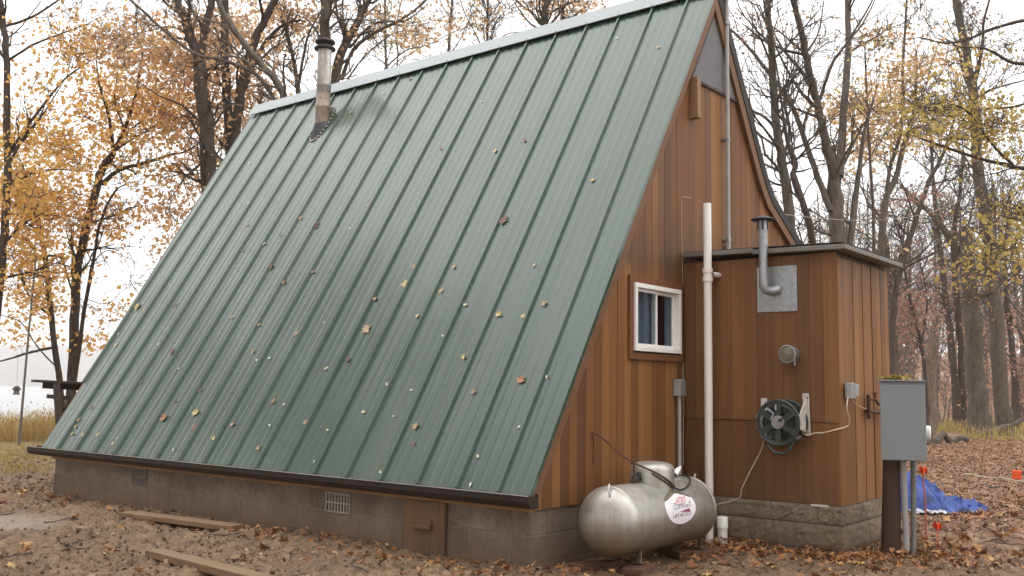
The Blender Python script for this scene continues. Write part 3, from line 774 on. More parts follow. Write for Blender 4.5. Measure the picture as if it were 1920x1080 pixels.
# mast on the gable
b = MB(); b.tube([(3.0, -.075, 2.50), (3.006, -.075, 4), (3.015, -.075, 6.6)], .021, 12); mast = b.build('conduit_mast', M_greypipe, cabin)
for z in (2.72, 3.72, 4.9):
    b = MB(); b.lathe((3.003, -.075, z - .012), (0, 0, 1), [(0, .021), (0, .027), (.024, .027), (.024, .021)], 12); b.box(2.97, 3.04, -.062, -.022, z - .01, z + .01); b.build('pipe_clamp', M_galv, mast)
b = MB(); b.box(2.98, 3.10, -.045, -.022, 2.50, 2.66); b.build('backing_board', M_rake, mast)
# antenna cable at the inner corner
pts = [(2.153, -.035, 3.01), (2.158, -.03, 2.8), (2.165, -.03, 2.4), (2.17, -.035, 2.2), (2.15, -.03, 1.95), (2.17, -.03, 1.7), (2.175, -.03, 1.2), (2.172, -.03, .6)]
b = MB(); b.tube(pts, .0028, 5); b.build('loose_cable', M_cord, cabin)

# annex
AX, AY0, AX1 = 2.196, -1.428, 3.470
b = MB(); b.box(AX + .018, AX1 - .018, AY0 + .018, -.03, .34, 2.40); annex = b.build('annex', M_soffit, cabin)
def aboard_x(y0, y1, z0, z1, pr, m):
    pb = MB(); pb.box(AX - pr, AX + .017, y0 + .0008, y1 - .0008, z0, z1); pb.build('siding_board', m, annex)
n = 12; w = (-.03 - AY0) / n
for i in range(n):
    y = AY0 + i * w
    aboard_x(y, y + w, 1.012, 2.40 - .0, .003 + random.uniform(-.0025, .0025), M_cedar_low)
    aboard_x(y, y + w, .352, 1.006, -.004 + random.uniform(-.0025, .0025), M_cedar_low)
n = 11; w = (AX1 - AX - .004) / n
for i in range(n):
    x = AX + .002 + i * w
    pr = random.choice([0, .005, .002, -.003])
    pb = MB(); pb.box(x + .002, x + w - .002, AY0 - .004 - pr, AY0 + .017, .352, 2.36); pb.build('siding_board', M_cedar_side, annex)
b = MB()
def roofz(y): return 2.452 + .028 * (y + 1.5) / 1.5
for (ya, yb_, xa, dz) in ((-.72, -.045, 2.135, .012), (-1.53, -.724, 2.128, 0.0)):
    b.prism([(xa, ya, roofz(ya) - .040 + dz), (xa, yb_, roofz(yb_) - .040 + dz), (xa, yb_, roofz(yb_) + dz), (xa, ya, roofz(ya) + dz)], (3.60 - xa, 0, 0))
ar = b.build('annex_roof', M_greywood, annex, .004)
b = MB(); b.box(2.16, 3.57, -1.50, -.05, 0, 0.006); b.v = [(x, y, roofz(y) + .016 + z) for x, y, z in b.v]; b.build('roofing_felt', M_shingle, ar)
# annex foundation: split-face blocks
b = MB(); b.box(AX + .03, AX1 - .03, AY0 + .03, -.03, -.3, .343); afound = b.build('annex_foundation', M_mortar, cabin)
def split_block(lx, ly, lz, seed):
    """closed block whose two outward faces are broken stone"""
    nx_, ny_, nz_ = 10, 10, 6
    r = np.random.default_rng(seed); vs = []; fs = []
    def face(o, u, v, nrm, nu, nv, amp):
        st = len(vs)
        for i in range(nu + 1):
            for j in range(nv + 1):
                e = min(1, min(i, nu - i, j, nv - j) / 1.0) if amp else 0
                d = amp * e * (.55 + .75 * r.normal() * .45) if amp else 0
                vs.append(np.array(o) + np.array(u) * i / nu + np.array(v) * j / nv + np.array(nrm) * d)
        for i in range(nu):
            for j in range(nv):
                a = st + i * (nv + 1) + j; fs.append((a, a + nv + 1, a + nv + 2, a + 1))
    X, Y, Z = lx / 2, ly / 2, lz / 2
    face((-X, Y, -Z), (0, -ly, 0), (0, 0, lz), (-1, 0, 0), 12, 6, .013)
    face((-X, -Y, -Z), (lx, 0, 0), (0, 0, lz), (0, -1, 0), 8, 6, .013)
    face((X, -Y, -Z), (0, ly, 0), (0, 0, lz), (1, 0, 0), 1, 1, 0); face((X, Y, -Z), (-lx, 0, 0), (0, 0, lz), (0, 1, 0), 1, 1, 0)
    face((-X, -Y, Z), (lx, 0, 0), (0, ly, 0), (0, 0, 1), 1, 1, 0); face((-X, Y, -Z), (lx, 0, 0), (0, -ly, 0), (0, 0, -1), 1, 1, 0)
    me = bpy.data.meshes.new('block'); me.from_pydata([tuple(v) for v in vs], [], fs); return me
for row, z in enumerate((-.1, .1, .275)):
    lz = .193 if row < 2 else .143
    ys = [-.03, -.25, -.645, -1.04, -1.448] if row % 2 else [-.03, -.44, -.84, -1.24, -1.448]
    for i in range(4):
        y1, y0 = ys[i], ys[i + 1]
        link('block', split_block(.19, y1 - y0 - .004, lz, row * 10 + i), M_split, afound, (AX - .018 + .095, (y0 + y1) / 2, z))
    xs = [AX + .173, AX + .57, AX + .97, AX1 + .02] if row % 2 else [AX + .173, AX + .38, AX + .78, AX1 + .02]
    for i in range(3):
        link('block', split_block(xs[i + 1] - xs[i] - .004, .19, lz, 50 + row * 10 + i), M_split, afound, ((xs[i] + xs[i + 1]) / 2, AY0 - .018 + .095, z))
b = MB(); b.box(AX - .026, AX + .0, AY0 + .10, AY0 + .24, .338, .352); b.build('shim', M_reelplate, afound)

# chimney on the roof
ch = (2.447, 5.372)
b = MB(); b.lathe((ch[0], ch[1], 4.50), (0, 0, 1), [(0, .092), (.62, .092), (.63, .098), (.66, .098), (.665, .092), (1.16, .092), (1.165, .0)], 24)
chim = b.build('chimney', M_flue, cabin)
b = MB(); b.lathe((ch[0], ch[1], 4.42), (0, 0, 1), [(0, .094), (.42, .0945), (.43, .100), (.45, .100), (.46, .094), (.62, .094)], 24); b.build('rusty_base', M_rustflue, chim)
b = MB()
c0_ = np.array(rp((4.595 - .502) / T[2], ch[1], .0))
ring_lo = []; ring_hi = []
for t in np.linspace(0, 2 * math.pi, 25)[:-1]:
    dx, dy = math.cos(t), math.sin(t)
    X, Yq = ch[0] + dx * .155, ch[1] + dy * .125
    ring_lo.append((X, Yq, .502 + KN * (X + .105) + .012)); X2, Y2 = ch[0] + dx * .099, ch[1] + dy * .099
    ring_hi.append((X2, Y2, max(.502 + KN * (X2 + .105) + .03, 4.665 + .035 * dx)))
b.add(ring_lo + ring_hi, [(i, (i + 1) % 24, 24 + (i + 1) % 24, 24 + i) for i in range(24)], True); b.build('rubber_boot', M_boot, chim)
b = MB()
for t in np.linspace(0, 2 * math.pi, 29)[:-1]:
    X, Yq = ch[0] + math.cos(t) * .16, ch[1] + math.sin(t) * .13
    b.lathe((X, Yq, .502 + KN * (X + .105) + .008), N_, [(0, .018), (.012, .012), (.014, 0)], 6)
b.build('boot_rim', M_gutter_lip, chim)
b = MB(); b.lathe((ch[0], ch[1], 5.625), (0, 0, 1), [(0, .092), (.005, .138), (.022, .142), (.04, .12), (.045, .075), (.085, .075), (.09, .12), (.10, .132), (.125, .128), (.15, .07), (.155, 0)], 24); b.build('chimney_cap', M_sootcap, chim)

# heater flue on the annex wall
b = MB(); b.box(AX - .012, AX - .0085, -1.097, -.742, 1.928, 2.313); plate = b.build('flue_plate', M_sheet, cabin)
fx, fy = AX - .11, -.845
b = MB(); b.lathe((fx, fy, 2.13), (0, 0, 1), [(0, .036), (.57, .036), (.575, .0)], 18); flue = b.build('flue_pipe', M_galv, cabin)
el = [(fx, fy, 2.17), (fx, fy, 2.14), (fx + .010, fy - .010, 2.112), (fx + .045, fy - .035, 2.10), (fx + .09, fy - .07, 2.108), (AX - .005, fy - .10, 2.112)]
b = MB(); b.tube(el, .0385, 14); b.build('flue_elbow', M_galv, flue)
b = MB(); b.lathe((fx, fy, 2.652), (0, 0, 1), [(0, .03), (.05, .03), (.052, .098), (.056, .102), (.063, .095), (.09, .02), (.094, 0)], 24); b.build('rain_cap', M_boot, flue)
for k in range(4):
    t = k * math.pi / 2 + .4; b = MB(); b.box(fx + .037 * math.cos(t) - .007, fx + .037 * math.cos(t) + .007, fy + .037 * math.sin(t) - .007, fy + .037 * math.sin(t) + .007, 2.62, 2.715); b.build('cap_strut', M_sootcap, flue)

# ------------------------------------------------------------------ pipes, boxes and fittings about the gable
px, py = 2.085, -.325
vp = thing('vent_pipe', 'tall white plastic vent pipe standing in the corner beside the annex', 'pipe', (px, py, 0))
b = MB(); b.lathe((px, py, -.1), (0, 0, 1), [(0, .036), (2.33, .036)], 20); b.build('lower_pipe', M_pvc, vp)
b = MB(); b.lathe((px, py, 2.25), (0, 0, 1), [(0, .0355), (.655, .0355), (.655, .031), (.3, .031)], 20); b.build('upper_pipe', M_white, vp)
b = MB(); b.lathe((px, py, 2.208), (0, 0, 1), [(0, .036), (0, .045), (.042, .045), (.044, .039), (.078, .039), (.08, .045), (.118, .045), (.118, .036)], 20); b.build('coupling', M_pvc, vp)
b = MB(); b.lathe((px + .02, py - .035, 2.272), (AX - px, -.03, 0), [(0, .022), (.085, .022), (.10, .018)], 12); b.build('side_inlet', M_pvc, vp)
b = MB(); b.lathe((px - .0355, py - .012, 1.5), (-1, -.35, 0), [(0, .0)], 3)
q = gz(1345, 1006, 0.0)
co = thing('cleanout_stub', 'short capped white plastic cleanout pipe by the tank end', 'pipe', (2.10, -.44, 0))
b = MB(); b.lathe((2.10, -.44, -.1), (0, 0, 1), [(0, .041), (.24, .041)], 20); b.build('pipe_body', M_pvc, co)
b = MB(); b.lathe((2.10, -.44, .10), (0, 0, 1), [(0, .041), (0, .047), (.085, .047), (.093, .041), (.094, 0)], 20); b.build('cap', M_white, co)

ec = thing('electric_conduit', 'slim grey conduit with a small box, standing at the gable behind the tank', 'conduit', (2.045, -.06, 0))
b = MB(); b.tube([(2.045, -.062, -.1), (2.045, -.062, 1.22)], .017, 12); b.build('pipe', M_greypipe, ec)
b = MB(); b.box(1.998, 2.092, -.098, -.026, 1.205, 1.352); jb = b.build('junction_box', M_greypipe, ec, .006)
b = MB(); b.box(2.001, 2.089, -.106, -.098, 1.21, 1.347); b.build('box_cover', M_greypipe_d, jb, .003)

rf = thing('round_wall_fixture', 'round grey fixture with a cloudy glass face above the hose reel', 'wall fixture', (AX - .004, -1.045, 1.565))
b = MB(); b.lathe((AX - .004, -1.045, 1.565), (-1, 0, 0), [(0, .066), (.085, .070), (.105, .075), (.112, .075), (.114, .066), (.100, .062)], 28); b.build('housing', M_galv, rf)
b = MB(); b.lathe((AX - .104, -1.045, 1.565), (-1, 0, 0), [(0, .066), (.008, .058), (.014, .03), (.016, .0)], 28); b.build('glass_face', M_glassface, rf)
b = MB(); b.box(AX - .10, AX - .085, -1.107, -1.095, 1.47, 1.53); b.build('catch', M_galv, rf)

hr = thing('hose_reel', 'green garden hose reel mounted on the annex wall', 'hose reel', (AX - .004, -.955, 1.03))
hx, hy, hz = AX - .20, -.995, 1.005
for yy, z0, z1, nm in ((-1.165, .90, 1.245, 'side_bracket'), (-.80, .86, 1.20, 'side_bracket')):
    b = MB(); b.prism([(AX - .0095, yy - .03, z0), (AX - .0095, yy + .03, z0), (AX - .0095, yy + .035, z1), (AX - .0095, yy - .02, z1)], (-.012, 0, 0))
    b.prism([(AX - .022, yy - .008, z0 + .02), (AX - .022, yy - .008, z1 - .03), (AX - .14, yy + .012, hz + .05), (AX - .14, yy + .012, hz - .05)], (0, .012, 0))
    br = b.build(nm, M_reelplate, hr, .003)
    b = MB()
    for z in (z0 + .03, z1 - .04): b.lathe((AX - .022, yy - .004, z), (-1, 0, 0), [(0, .011), (.004, .011), (.004, 0)], 8)
    b.build('bolt', M_sootcap, br)
b = MB(); b.box(AX - .05, AX - .0095, -1.13, -.77, .87, .90); b.build('shelf', M_reelplate, hr, .003)
def wheel(x, r):
    b = MB()
    th = np.linspace(0, 2 * math.pi, 41)
    b.tube([(x, hy + r * math.cos(t), hz + r * math.sin(t)) for t in th], .011, 8, False)
    b.tube([(x, hy + r * .90 * math.cos(t), hz + r * .90 * math.sin(t)) for t in th], .008, 6, False)
    o = b.build('reel_rim', M_reel, hr)
    for k in range(6):
        t = k * math.pi / 3 + .52
        b = MB(); u = np.array([0, math.cos(t), math.sin(t)]); v = np.array([0, -math.sin(t), math.cos(t)])
        c = np.array([x, hy, hz]) + u * r * .58
        b.obox(c + v * .016, u * r * .40, v * .006, np.array([.008, 0, 0])); b.obox(c - v * .016, u * r * .40, v * .006, np.array([.008, 0, 0])); b.obox(c, u * r * .40, v * .012, np.array([.003, 0, 0]))
        b.build('spoke', M_reel, o)
wheel(hx, .18); wheel(hx + .16, .18)
b = MB(); b.lathe((hx - .016, hy, hz), (1, 0, 0), [(0, 0), (0, .050), (.01, .056), (.03, .056), (.04, .04), (.2, .04)], 24); b.build('hub', M_hub, hr)
b = MB(); b.tube([(hx - .02, hy - .02, hz + .015), (hx - .055, hy - .035, hz + .02), (hx - .055, hy - .06, hz + .03)], .012, 8); b.build('crank_handle', M_reel, hr)
b = MB(); pts = []
for i in range(0, 240):
    t = i / 20 * 2 * math.pi; L = i // 80; xx = hx + .02 + .13 * abs(((i / 40.0) % 2) - 1)
    rr = .085 + .024 * L + .004 * math.sin(i * .7); pts.append((xx, hy + rr * math.cos(t), hz + rr * math.sin(t)))
b.tube(pts, .012, 6)
b.tube([(hx + .03, hy + .1, hz - .1), (hx - .01, hy + .09, hz - .19), (hx - .01, hy + .03, hz - .245), (hx - .01, hy - .05, hz - .25), (hx, hy - .11, hz - .20), (hx + .03, hy - .13, hz - .1), (hx + .05, hy - .1, hz)], .011, 8)
b.build('hose', M_hose, hr)
b = MB(); b.tube([(hx - .018, hy + .08, hz + .11), (hx - .018, hy + .03, hz + .07), (hx - .018, hy + .05, hz + .02)], .009, 6); b.tube([(hx - .018, hy + .012, hz + .145), (hx - .018, hy + .01, hz + .10)], .009, 6); b.build('hose_end', M_galv, hr)
# utility boxes and cord
ob = thing('outlet_boxes', 'pair of small grey outlet boxes side by side at the annex corner', 'outlet box', (2.43, AY0 - .02, 1.27))
b = MB(); b.box(2.275, 2.365, AY0 - .075, AY0 - .018, 1.205, 1.335); b.build('box', M_galv, ob, .005)
b = MB(); b.box(2.395, 2.48, AY0 - .065, AY0 - .018, 1.225, 1.325); b.build('box', M_galv, ob, .005)
cord = [onY(1590, 745, AY0 - .05), onY(1588, 765, AY0 - .06), (2.27, AY0 - .05, 1.0), (2.15, -1.40, .955), (2.14, -1.31, .93), (2.15, -1.24, .925), (2.15, -1.18, .905), (2.145, -1.13, .94), (2.14, -1.12, 1.02), (2.12, -1.03, 1.12)]
def smoothpts(P, n=6):
    P = np.array(P, float); P = np.vstack([2 * P[0] - P[1], P, 2 * P[-1] - P[-2]]); out = []
    for i in range(1, len(P) - 2):
        for t in np.linspace(0, 1, n, endpoint=False):
            a, b_, c, d = P[i - 1], P[i], P[i + 1], P[i + 2]
            out.append(.5 * ((2 * b_) + (-a + c) * t + (2 * a - 5 * b_ + 4 * c - d) * t * t + (-a + 3 * b_ - 3 * c + d) * t ** 3))
    out.append(P[-2]); return out
b = MB(); b.tube(smoothpts(cord), .0055, 6); tag(b.build('power_cord', M_cord), 'cream power cord drooping from the outlet boxes to the hose reel', 'cord')
c2 = [(2.165, -.80, .86), (2.168, -.76, .75), (2.15, -.66, .56), (2.14, -.60, .43), (2.15, -.57, .355), (2.13, -.42, .30), (2.10, -.34, .28)]
b = MB(); b.tube(smoothpts(c2), .004, 5); tag(b.build('thin_cable', M_string), 'thin tan cable trailing from the hose reel down to the foundation', 'cable')
c3 = [onY(1594, 746, AY0 - .05), onY(1606, 758, AY0 - .04), onY(1618, 765, AY0 - .035), (2.76, AY0 - .03, 1.12)]
b = MB(); b.tube(smoothpts(c3), .0035, 5); tag(b.build('tan_wire', M_cord), 'thin tan wire from the outlet boxes to the rusty tap', 'wire')
tp = thing('water_tap', 'rusty iron water pipe with two taps on the annex end wall', 'tap', (2.86, AY0 - .02, 1.12))
b = MB(); yy = AY0 - .045
b.tube([(2.76, yy, 1.04), (2.76, yy, 1.24)], .016, 8); b.tube([(2.76, yy, 1.10), (3.15, yy - .02, 1.08)], .015, 8); b.tube([(2.76, AY0 - .016, 1.10), (2.76, yy, 1.10)], .015, 8); b.build('pipe', M_rust, tp)
for xx, zz in ((2.84, 1.20), (3.02, 1.10)):
    b = MB(); b.tube([(2.76 if xx < 3 else xx, yy, zz), (xx, yy - .03, zz), (xx + .03, yy - .05, zz - .045)], .012, 8); b.tube([(xx, yy - .03, zz), (xx, yy - .03, zz + .05)], .007, 6)
    b.lathe((xx, yy - .03, zz + .048), (0, 0, 1), [(0, .0), (0, .027), (.010, .027), (.010, 0)], 10); b.build('tap', M_rust, tp)

# overhead line from the gable to the woods
A = np.array([2.153, -.045, 3.012]); Bq = at(1844, 342, 31.0)
b = MB(); pts = []
for t in np.linspace(0, 1, 40):
    p = A + (Bq - A) * t; p = p + np.array([0, 0, -.62 * 4 * t * (1 - t)]); pts.append(p)
b.tube(pts, .0028, 5); tag(b.build('overhead_line', M_string), 'thin sagging pale line strung from the gable towards the woods', 'line')

# ------------------------------------------------------------------ propane tank
ty, tz, tr = -.42, .31, .25
tk = thing('propane_tank', 'horizontal silver propane tank with dome lid in front of the gable', 'propane tank', (.95, ty, 0))
xa, xb = .38, 1.53; hd = .155
prof_t = []
for i in range(0, 13):
    t = math.pi / 2 * i / 12; prof_t.append((xa - hd * math.cos(t), tr * math.sin(t)))
prof_t += [(xa + (xb - xa) * k / 10, tr) for k in range(1, 10)]
for i in range(0, 13):
    t = math.pi / 2 * i / 12; prof_t.append((xb + hd * math.sin(t), tr * math.cos(t)))
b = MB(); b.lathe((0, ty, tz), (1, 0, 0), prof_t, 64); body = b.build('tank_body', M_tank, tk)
for x in (xa, xb):
    b = MB(); b.lathe((0, ty, tz), (1, 0, 0), [(x - .010, tr - .002), (x - .004, tr + .0035), (x + .004, tr + .0035), (x + .010, tr - .002)], 64); b.build('weld_seam', M_tank, body)
dx_, dr_ = .975, .17
b = MB(); b.lathe((dx_, ty, tz + tr - .06), (0, 0, 1), [(0, dr_), (.145, dr_), (.170, dr_ * .96), (.190, dr_ * .84), (.204, dr_ * .6), (.209, dr_ * .3), (.210, 0)], 40); dome = b.build('dome_lid', M_tank, tk)
b = MB(); t0 = math.atan2(-.86, .5)
hp = [];
for a in np.linspace(0, 2 * math.pi, 16, endpoint=False): hp.append((.022 * math.cos(a), .042 * math.sin(a)))
cen = -.55
vs = [(dx_ + (dr_ + .002) * math.cos(cen + u / dr_), ty + (dr_ + .002) * math.sin(cen + u / dr_), tz + tr + .05 + w_) for u, w_ in hp]
b.add(vs, [tuple(range(16))]); b.build('hinge_slot', M_dark, dome)
for x in (.58, 1.50):
    for sgn in (-1, 1):
        b = MB(); yy = ty + sgn * .125
        b.box(x - .03, x + .03, yy - .006, yy + .006, .02, tz - tr * math.cos(math.asin(.5)) + .012); b.box(x - .03, x - .02, yy, yy + .03 * sgn, .02, tz - tr * .83)
        b.box(x - .035, x + .035, yy - .03, yy + .03, .012, .02); b.build('leg', M_tank, tk)
for x, s_ in ((.335, 1), (1.60, 1)):
    b = MB(); b.tube(smoothpts([(x - .005, ty - .03, tz + tr * .96), (x - .02, ty - .04, tz + tr + .02), (x - .045, ty - .05, tz + tr * .96), (x - .05, ty - .06, tz + tr * .82), (x - .045, ty - .065, tz + tr * .72)]), .008, 6); b.build('lifting_lug', M_tank, tk)
b = MB()
for x, r_, h_ in ((.74, .018, .06), (.79, .013, .085), (.70, .012, .04), (.82, .02, .045)): b.lathe((x, ty + .01, tz + tr - .01), (0, 0, 1), [(0, r_), (h_ * .6, r_), (h_ * .6, r_ * 1.35), (h_, r_ * 1.35), (h_, 0)], 8)
b.build('valves', M_sootcap, tk)
b = MB(); b.tube([(.70, ty - .01, tz + tr - .01), (.695, ty - .01, tz + tr + .15)], .008, 6); b.lathe((.69, ty - .01, tz + tr + .14), (0, 0, 1), [(0, 0), (0, .02), (.035, .02), (.035, 0)], 8); b.build('gas_riser', M_rust, tk)
b = MB()
g0 = onY(1110, 810, -.03); g9 = np.array([.69, ty - .02, tz + tr + .15]); g1 = [g0, g0 * .7 + g9 * .3 + (0, 0, .01), g0 * .35 + g9 * .65 - (0, 0, .012), (.69, ty - .02, tz + tr + .15), (.80, ty - .12, tz + tr + .085), (.92, ty - .17, tz + tr + .02), (1.03, ty - .185, tz + tr - .055)]
b.tube(smoothpts(g1), .007, 6); b.tube(smoothpts([onY(1110, 810, -.03), onY(1113, 835, -.03), onY(1112, 870, -.03)]), .004, 5); b.build('copper_line', M_rust, tk)
b = MB(); b.tube(smoothpts([(.80, ty - .10, tz + tr + .075), (.95, ty - .178, tz + tr - .02), (1.10, ty - .180, tz + tr - .06), (1.28, ty - .15, tz + tr - .035), (1.42, ty - .08, tz + tr + .0), (1.48, ty + .02, tz + tr + .012), (1.40, ty + .09, tz + tr + .01)]), .0065, 7); b.build('supply_hose', M_blackhose, tk)
b = MB(); b.lathe((1.34, ty + .08, tz + tr - .03), (.15, .05, 1), [(0, .05), (.06, .06), (.10, .052), (.13, .03), (.14, 0)], 9); b.lathe((1.42, ty + .06, tz + tr + .02), (1, -.2, .75), [(0, .03), (.06, .02), (.10, .008), (.11, 0)], 7); b.build('wrapped_regulator', M_white, tk)
# sticker on the barrel
sa = math.radians(-33)       # angle of the sticker's centre: toward the viewer
sxc = .985
def on_barrel(u, v, d):
    """u along the tank, v round it (up), both in metres"""
    a = sa + v / tr; r_ = tr + d
    return (sxc + u, ty - r_ * math.cos(a), tz - r_ * math.sin(-a) if False else tz + r_ * math.sin(a + math.radians(66)) * 1.0)
def on_barrel(u, v, d):
    a = math.radians(18) + v / tr; r_ = tr + d
    return (sxc + u, ty - r_ * math.cos(a), tz + r_ * math.sin(a))
def patch(name, poly, d, m, parent):
    b = MB(); n = len(poly); c = (sum(p[0] for p in poly) / n, sum(p[1] for p in poly) / n); rings = 4; vs = [on_barrel(*c, d)]
    for k in range(1, rings + 1):
        for u, v in poly: vs.append(on_barrel(c[0] + (u - c[0]) * k / rings, c[1] + (v - c[1]) * k / rings, d))
    fs = [(0, 1 + i, 1 + (i + 1) % n) for i in range(n)]
    for k in range(rings - 1): fs += [(1 + k * n + i, 1 + (k + 1) * n + i, 1 + (k + 1) * n + (i + 1) % n, 1 + k * n + (i + 1) % n) for i in range(n)]
    b.add(vs, fs, True); return b.build(name, m, parent)
SW, SH = .225, .128
ell = [(SW * math.cos(t), SH * math.sin(t)) for t in np.linspace(0, 2 * math.pi, 40, endpoint=False)]
stk = patch('sticker', [p for p in ell], .0012, M_gluepatch, tk)
cut = []
for u, v in ell:
    top = .055 + .055 * max(0, 1 - abs(u - .01) / .18)
    cut.append((u, min(v, top)))
patch('sticker_face', cut, .0028, M_sticker, stk)
for cx_, cw, hh_, tl in ((-.085, .05, .028, .004), (.10, .035, .02, -.02)):
    patch('peeled_flap', [(cx_ - cw, .040 + tl), (cx_ + cw * .7, .060 + tl * 1.5), (cx_ + cw, .052 + tl), (cx_ + cw * .5, .030 + tl), (cx_ - cw * .3, .026 + tl)], .0065, M_white, stk)
def print_text(txt, u0, v0, height, width, m, d, shear=0.0):
    cu_ = bpy.data.curves.new('print', 'FONT'); cu_.body = txt; cu_.size = 1.0; cu_.resolution_u = 2
    o = bpy.data.objects.new('print_tmp', cu_); C.objects.link(o)
    dg = bpy.context.evaluated_depsgraph_get(); me_ = bpy.data.meshes.new_from_object(o.evaluated_get(dg))
    bpy.data.objects.remove(o); bpy.data.curves.remove(cu_)
    co_ = np.array([v.co for v in me_.vertices]); mn, mx_ = co_.min(0), co_.max(0)
    org = Vector(tk.location)
    for v in me_.vertices:
        u = (v.co.x - mn[0]) / (mx_[0] - mn[0]) * width; w_ = (v.co.y - mn[1]) / (mx_[1] - mn[1]) * height
        v.co = Vector(on_barrel(u0 + u + w_ * shear, v0 + w_ + u * .03, d)) - org
    me_.name = 'lettering'; me_.materials.clear(); return link('lettering', me_, m, stk)
print_text('UNTRY', -.085, .022, .044, .20, M_print_red, .0042)
print_text('COMFORT', -.108, -.018, .038, .27, M_print_blue, .0042)
print_text('1-877-407-2132', -.135, -.078, .028, .265, M_print_blue, .0042)
patch('red_swoosh', [(-.04, -.036), (.12, -.022), (.132, -.048), (.06, -.044)], .0040, M_print_purple, stk)
# bricks and boards under the feet
for (x, y, lx, ly, rz, lb) in ((.58, -.545, .17, .075, .25, 'muddy brick under the near front leg of the tank'), (.40, -.20, .13, .06, -.1, 'muddy brick behind the near end of the tank'), (1.50, -.54, .24, .07, -.45, 'muddy board under the far front leg of the tank'), (1.5, -.28, .1, .05, .1, 'muddy brick under the far rear leg of the tank'), (.60, -.29, .1, .05, .0, 'muddy brick under the near rear leg of the tank')):
    b = MB(); c_, s_ = math.cos(rz), math.sin(rz)
    b.obox((x, y, -.026), np.array([c_, s_, 0]) * lx, np.array([-s_, c_, 0]) * ly, (0, 0, .026)); tag(b.build('brick', M_brick, bevel=.006), lb, 'brick', 'blocks under the propane tank')

# ------------------------------------------------------------------ meter post
Rh = np.array([R[0], R[1], 0]); Rh /= np.linalg.norm(Rh); Fh = np.array([-Rh[1], Rh[0], 0])
po = gz(1673, 1036, 0.0)
mp = thing('meter_post', 'grey electric meter cabinet on a dark wooden post with conduits', 'meter cabinet', (po[0], po[1], 0))
pd = 7.66
def mpt(x, y, back=0.0): return at(x, y, pd) + Fh * back
b = MB(); 
p0, p1 = mpt(1677, 1045, .09), mpt(1680, 720, .09)
b.lathe((p0[0], p0[1], -.3), (p1[0] - p0[0], p1[1] - p0[1], 1.6), [(0, .080), (.3, .078), (.9, .066), (1.55, .062), (1.551, 0)], 14); b.build('post', M_post, mp)
cb = (mpt(1655, 714) + mpt(1735, 864)) / 2 + Fh * .02
Fh = cb - CAM; Fh[2] = 0; Fh /= np.linalg.norm(Fh); Rh = np.array([Fh[1], -Fh[0], 0])
b = MB(); b.obox(cb, Rh * .166, Fh * .075, (0, 0, .308)); box = b.build('cabinet', M_greybox, mp, .004)
b = MB(); b.obox(cb - Fh * .083 + np.array([0, 0, -.012]), Rh * .163, Fh * .006, (0, 0, .292)); b.build('cabinet_door', M_greybox, box, .004)
b = MB(); b.obox(cb + np.array([0, 0, .313]) - Fh * .01, Rh * .172, Fh * .088, (0, 0, .006)); b.build('cabinet_hood', M_greybox, box, .003)
for x_, x2, m, yb_, r_ in ((1693, 1700, M_greypipe, 1044, .024), (1713, 1712, M_greypipe_d, 1026, .022)):
    a_, c_ = mpt(x_, 862, .03 if x_ < 1700 else .08), mpt(x2, yb_, .03 if x_ < 1700 else .08)
    a_[2] = .80; c_[2] = -.12
    b = MB(); b.tube([c_, (a_ + c_) / 2, a_], r_, 14); b.build('conduit', m, mp)
ms = mpt(1729, 816, .03)
b = MB(); b.lathe(ms + np.array([0, 0, .02]), Rh, [(0, .055), (.055, .055), (.065, .045), (.066, 0)], 20); b.build('meter_glass', M_white, mp)
b = MB(); b.lathe(ms + np.array([0, 0, -.03]), Rh, [(0, .05), (.05, .05), (.051, 0)], 16); b.build('meter_base', M_galv, mp)
# mossy debris on the cabinet
tp_ = cb + np.array([0, 0, .321])
P = np.array([tp_ + Rh * rng.normal(-.06, .045) + Fh * rng.normal(0, .03) + np.array([0, 0, abs(rng.normal(0, .012)) + .004]) for _ in range(260)])
o = link('twig_litter', leaf_mesh('twig_litter', P, rng.uniform(.02, .05, 260), rng.random(260), .5), L_weeds); tag(o, 'clump of dry moss and twigs lying on top of the grey meter cabinet', 'debris'); o['kind'] = 'stuff'

# ------------------------------------------------------------------ tarp, flags, planks
nu, nv = 40, 17
tb = gz(1722, 962, 0.0); te = gz(1866, 962, 0.0); L_ = np.linalg.norm(te - tb) + .55; ux = (te - tb) / np.linalg.norm(te - tb)
uy = np.array([-ux[1], ux[0], 0]); st_ = tb - ux * .55
V = []
for i in range(nu + 1):
    u = i / nu
    for j in range(nv + 1):
        v = j / nv
        wd = .95 * (1 - .62 * u) * (0.9 + .1 * math.sin(u * 9)); off = .02 + .05 * math.sin(u * 7 + 1) + .30 * u * 0
        hp_ = np.interp(u, [0, .30, .37, .50, .62, .8, 1], [.46, .58, .40, .42, .24, .14, .04])
        e = (max(0, math.sin(math.pi * v))) ** .5
        fold = 1.25 * abs(((v * 3.2 + u * 4.6 + .5 * math.sin(u * 9)) % 2) - 1) * .6 + abs(((v * 5.1 - u * 7.3 + .4 * math.sin(v * 6)) % 2) - 1) * .4
        h = hp_ * e * (.42 + .62 * fold) + .07 * float(fbm(np.array(u * 18), np.array(v * 8), 3, 4) - .45) * min(1, e * 1.5)
        p = st_ + ux * u * L_ + uy * (v * wd + off); jj = min(1, e * 2) * rng.normal(0, .022); V.append((p[0] + rng.normal(0, .012), p[1] + rng.normal(0, .012), max(.006, h + jj) + float(base_h(p[0], p[1]))))
ii = (np.arange(nu)[:, None] * (nv + 1) + np.arange(nv)[None]).ravel()
tarp = thing('tarp', 'crumpled blue tarp heaped on the leafy ground beside the meter post', 'tarp', (0, 0, 0))
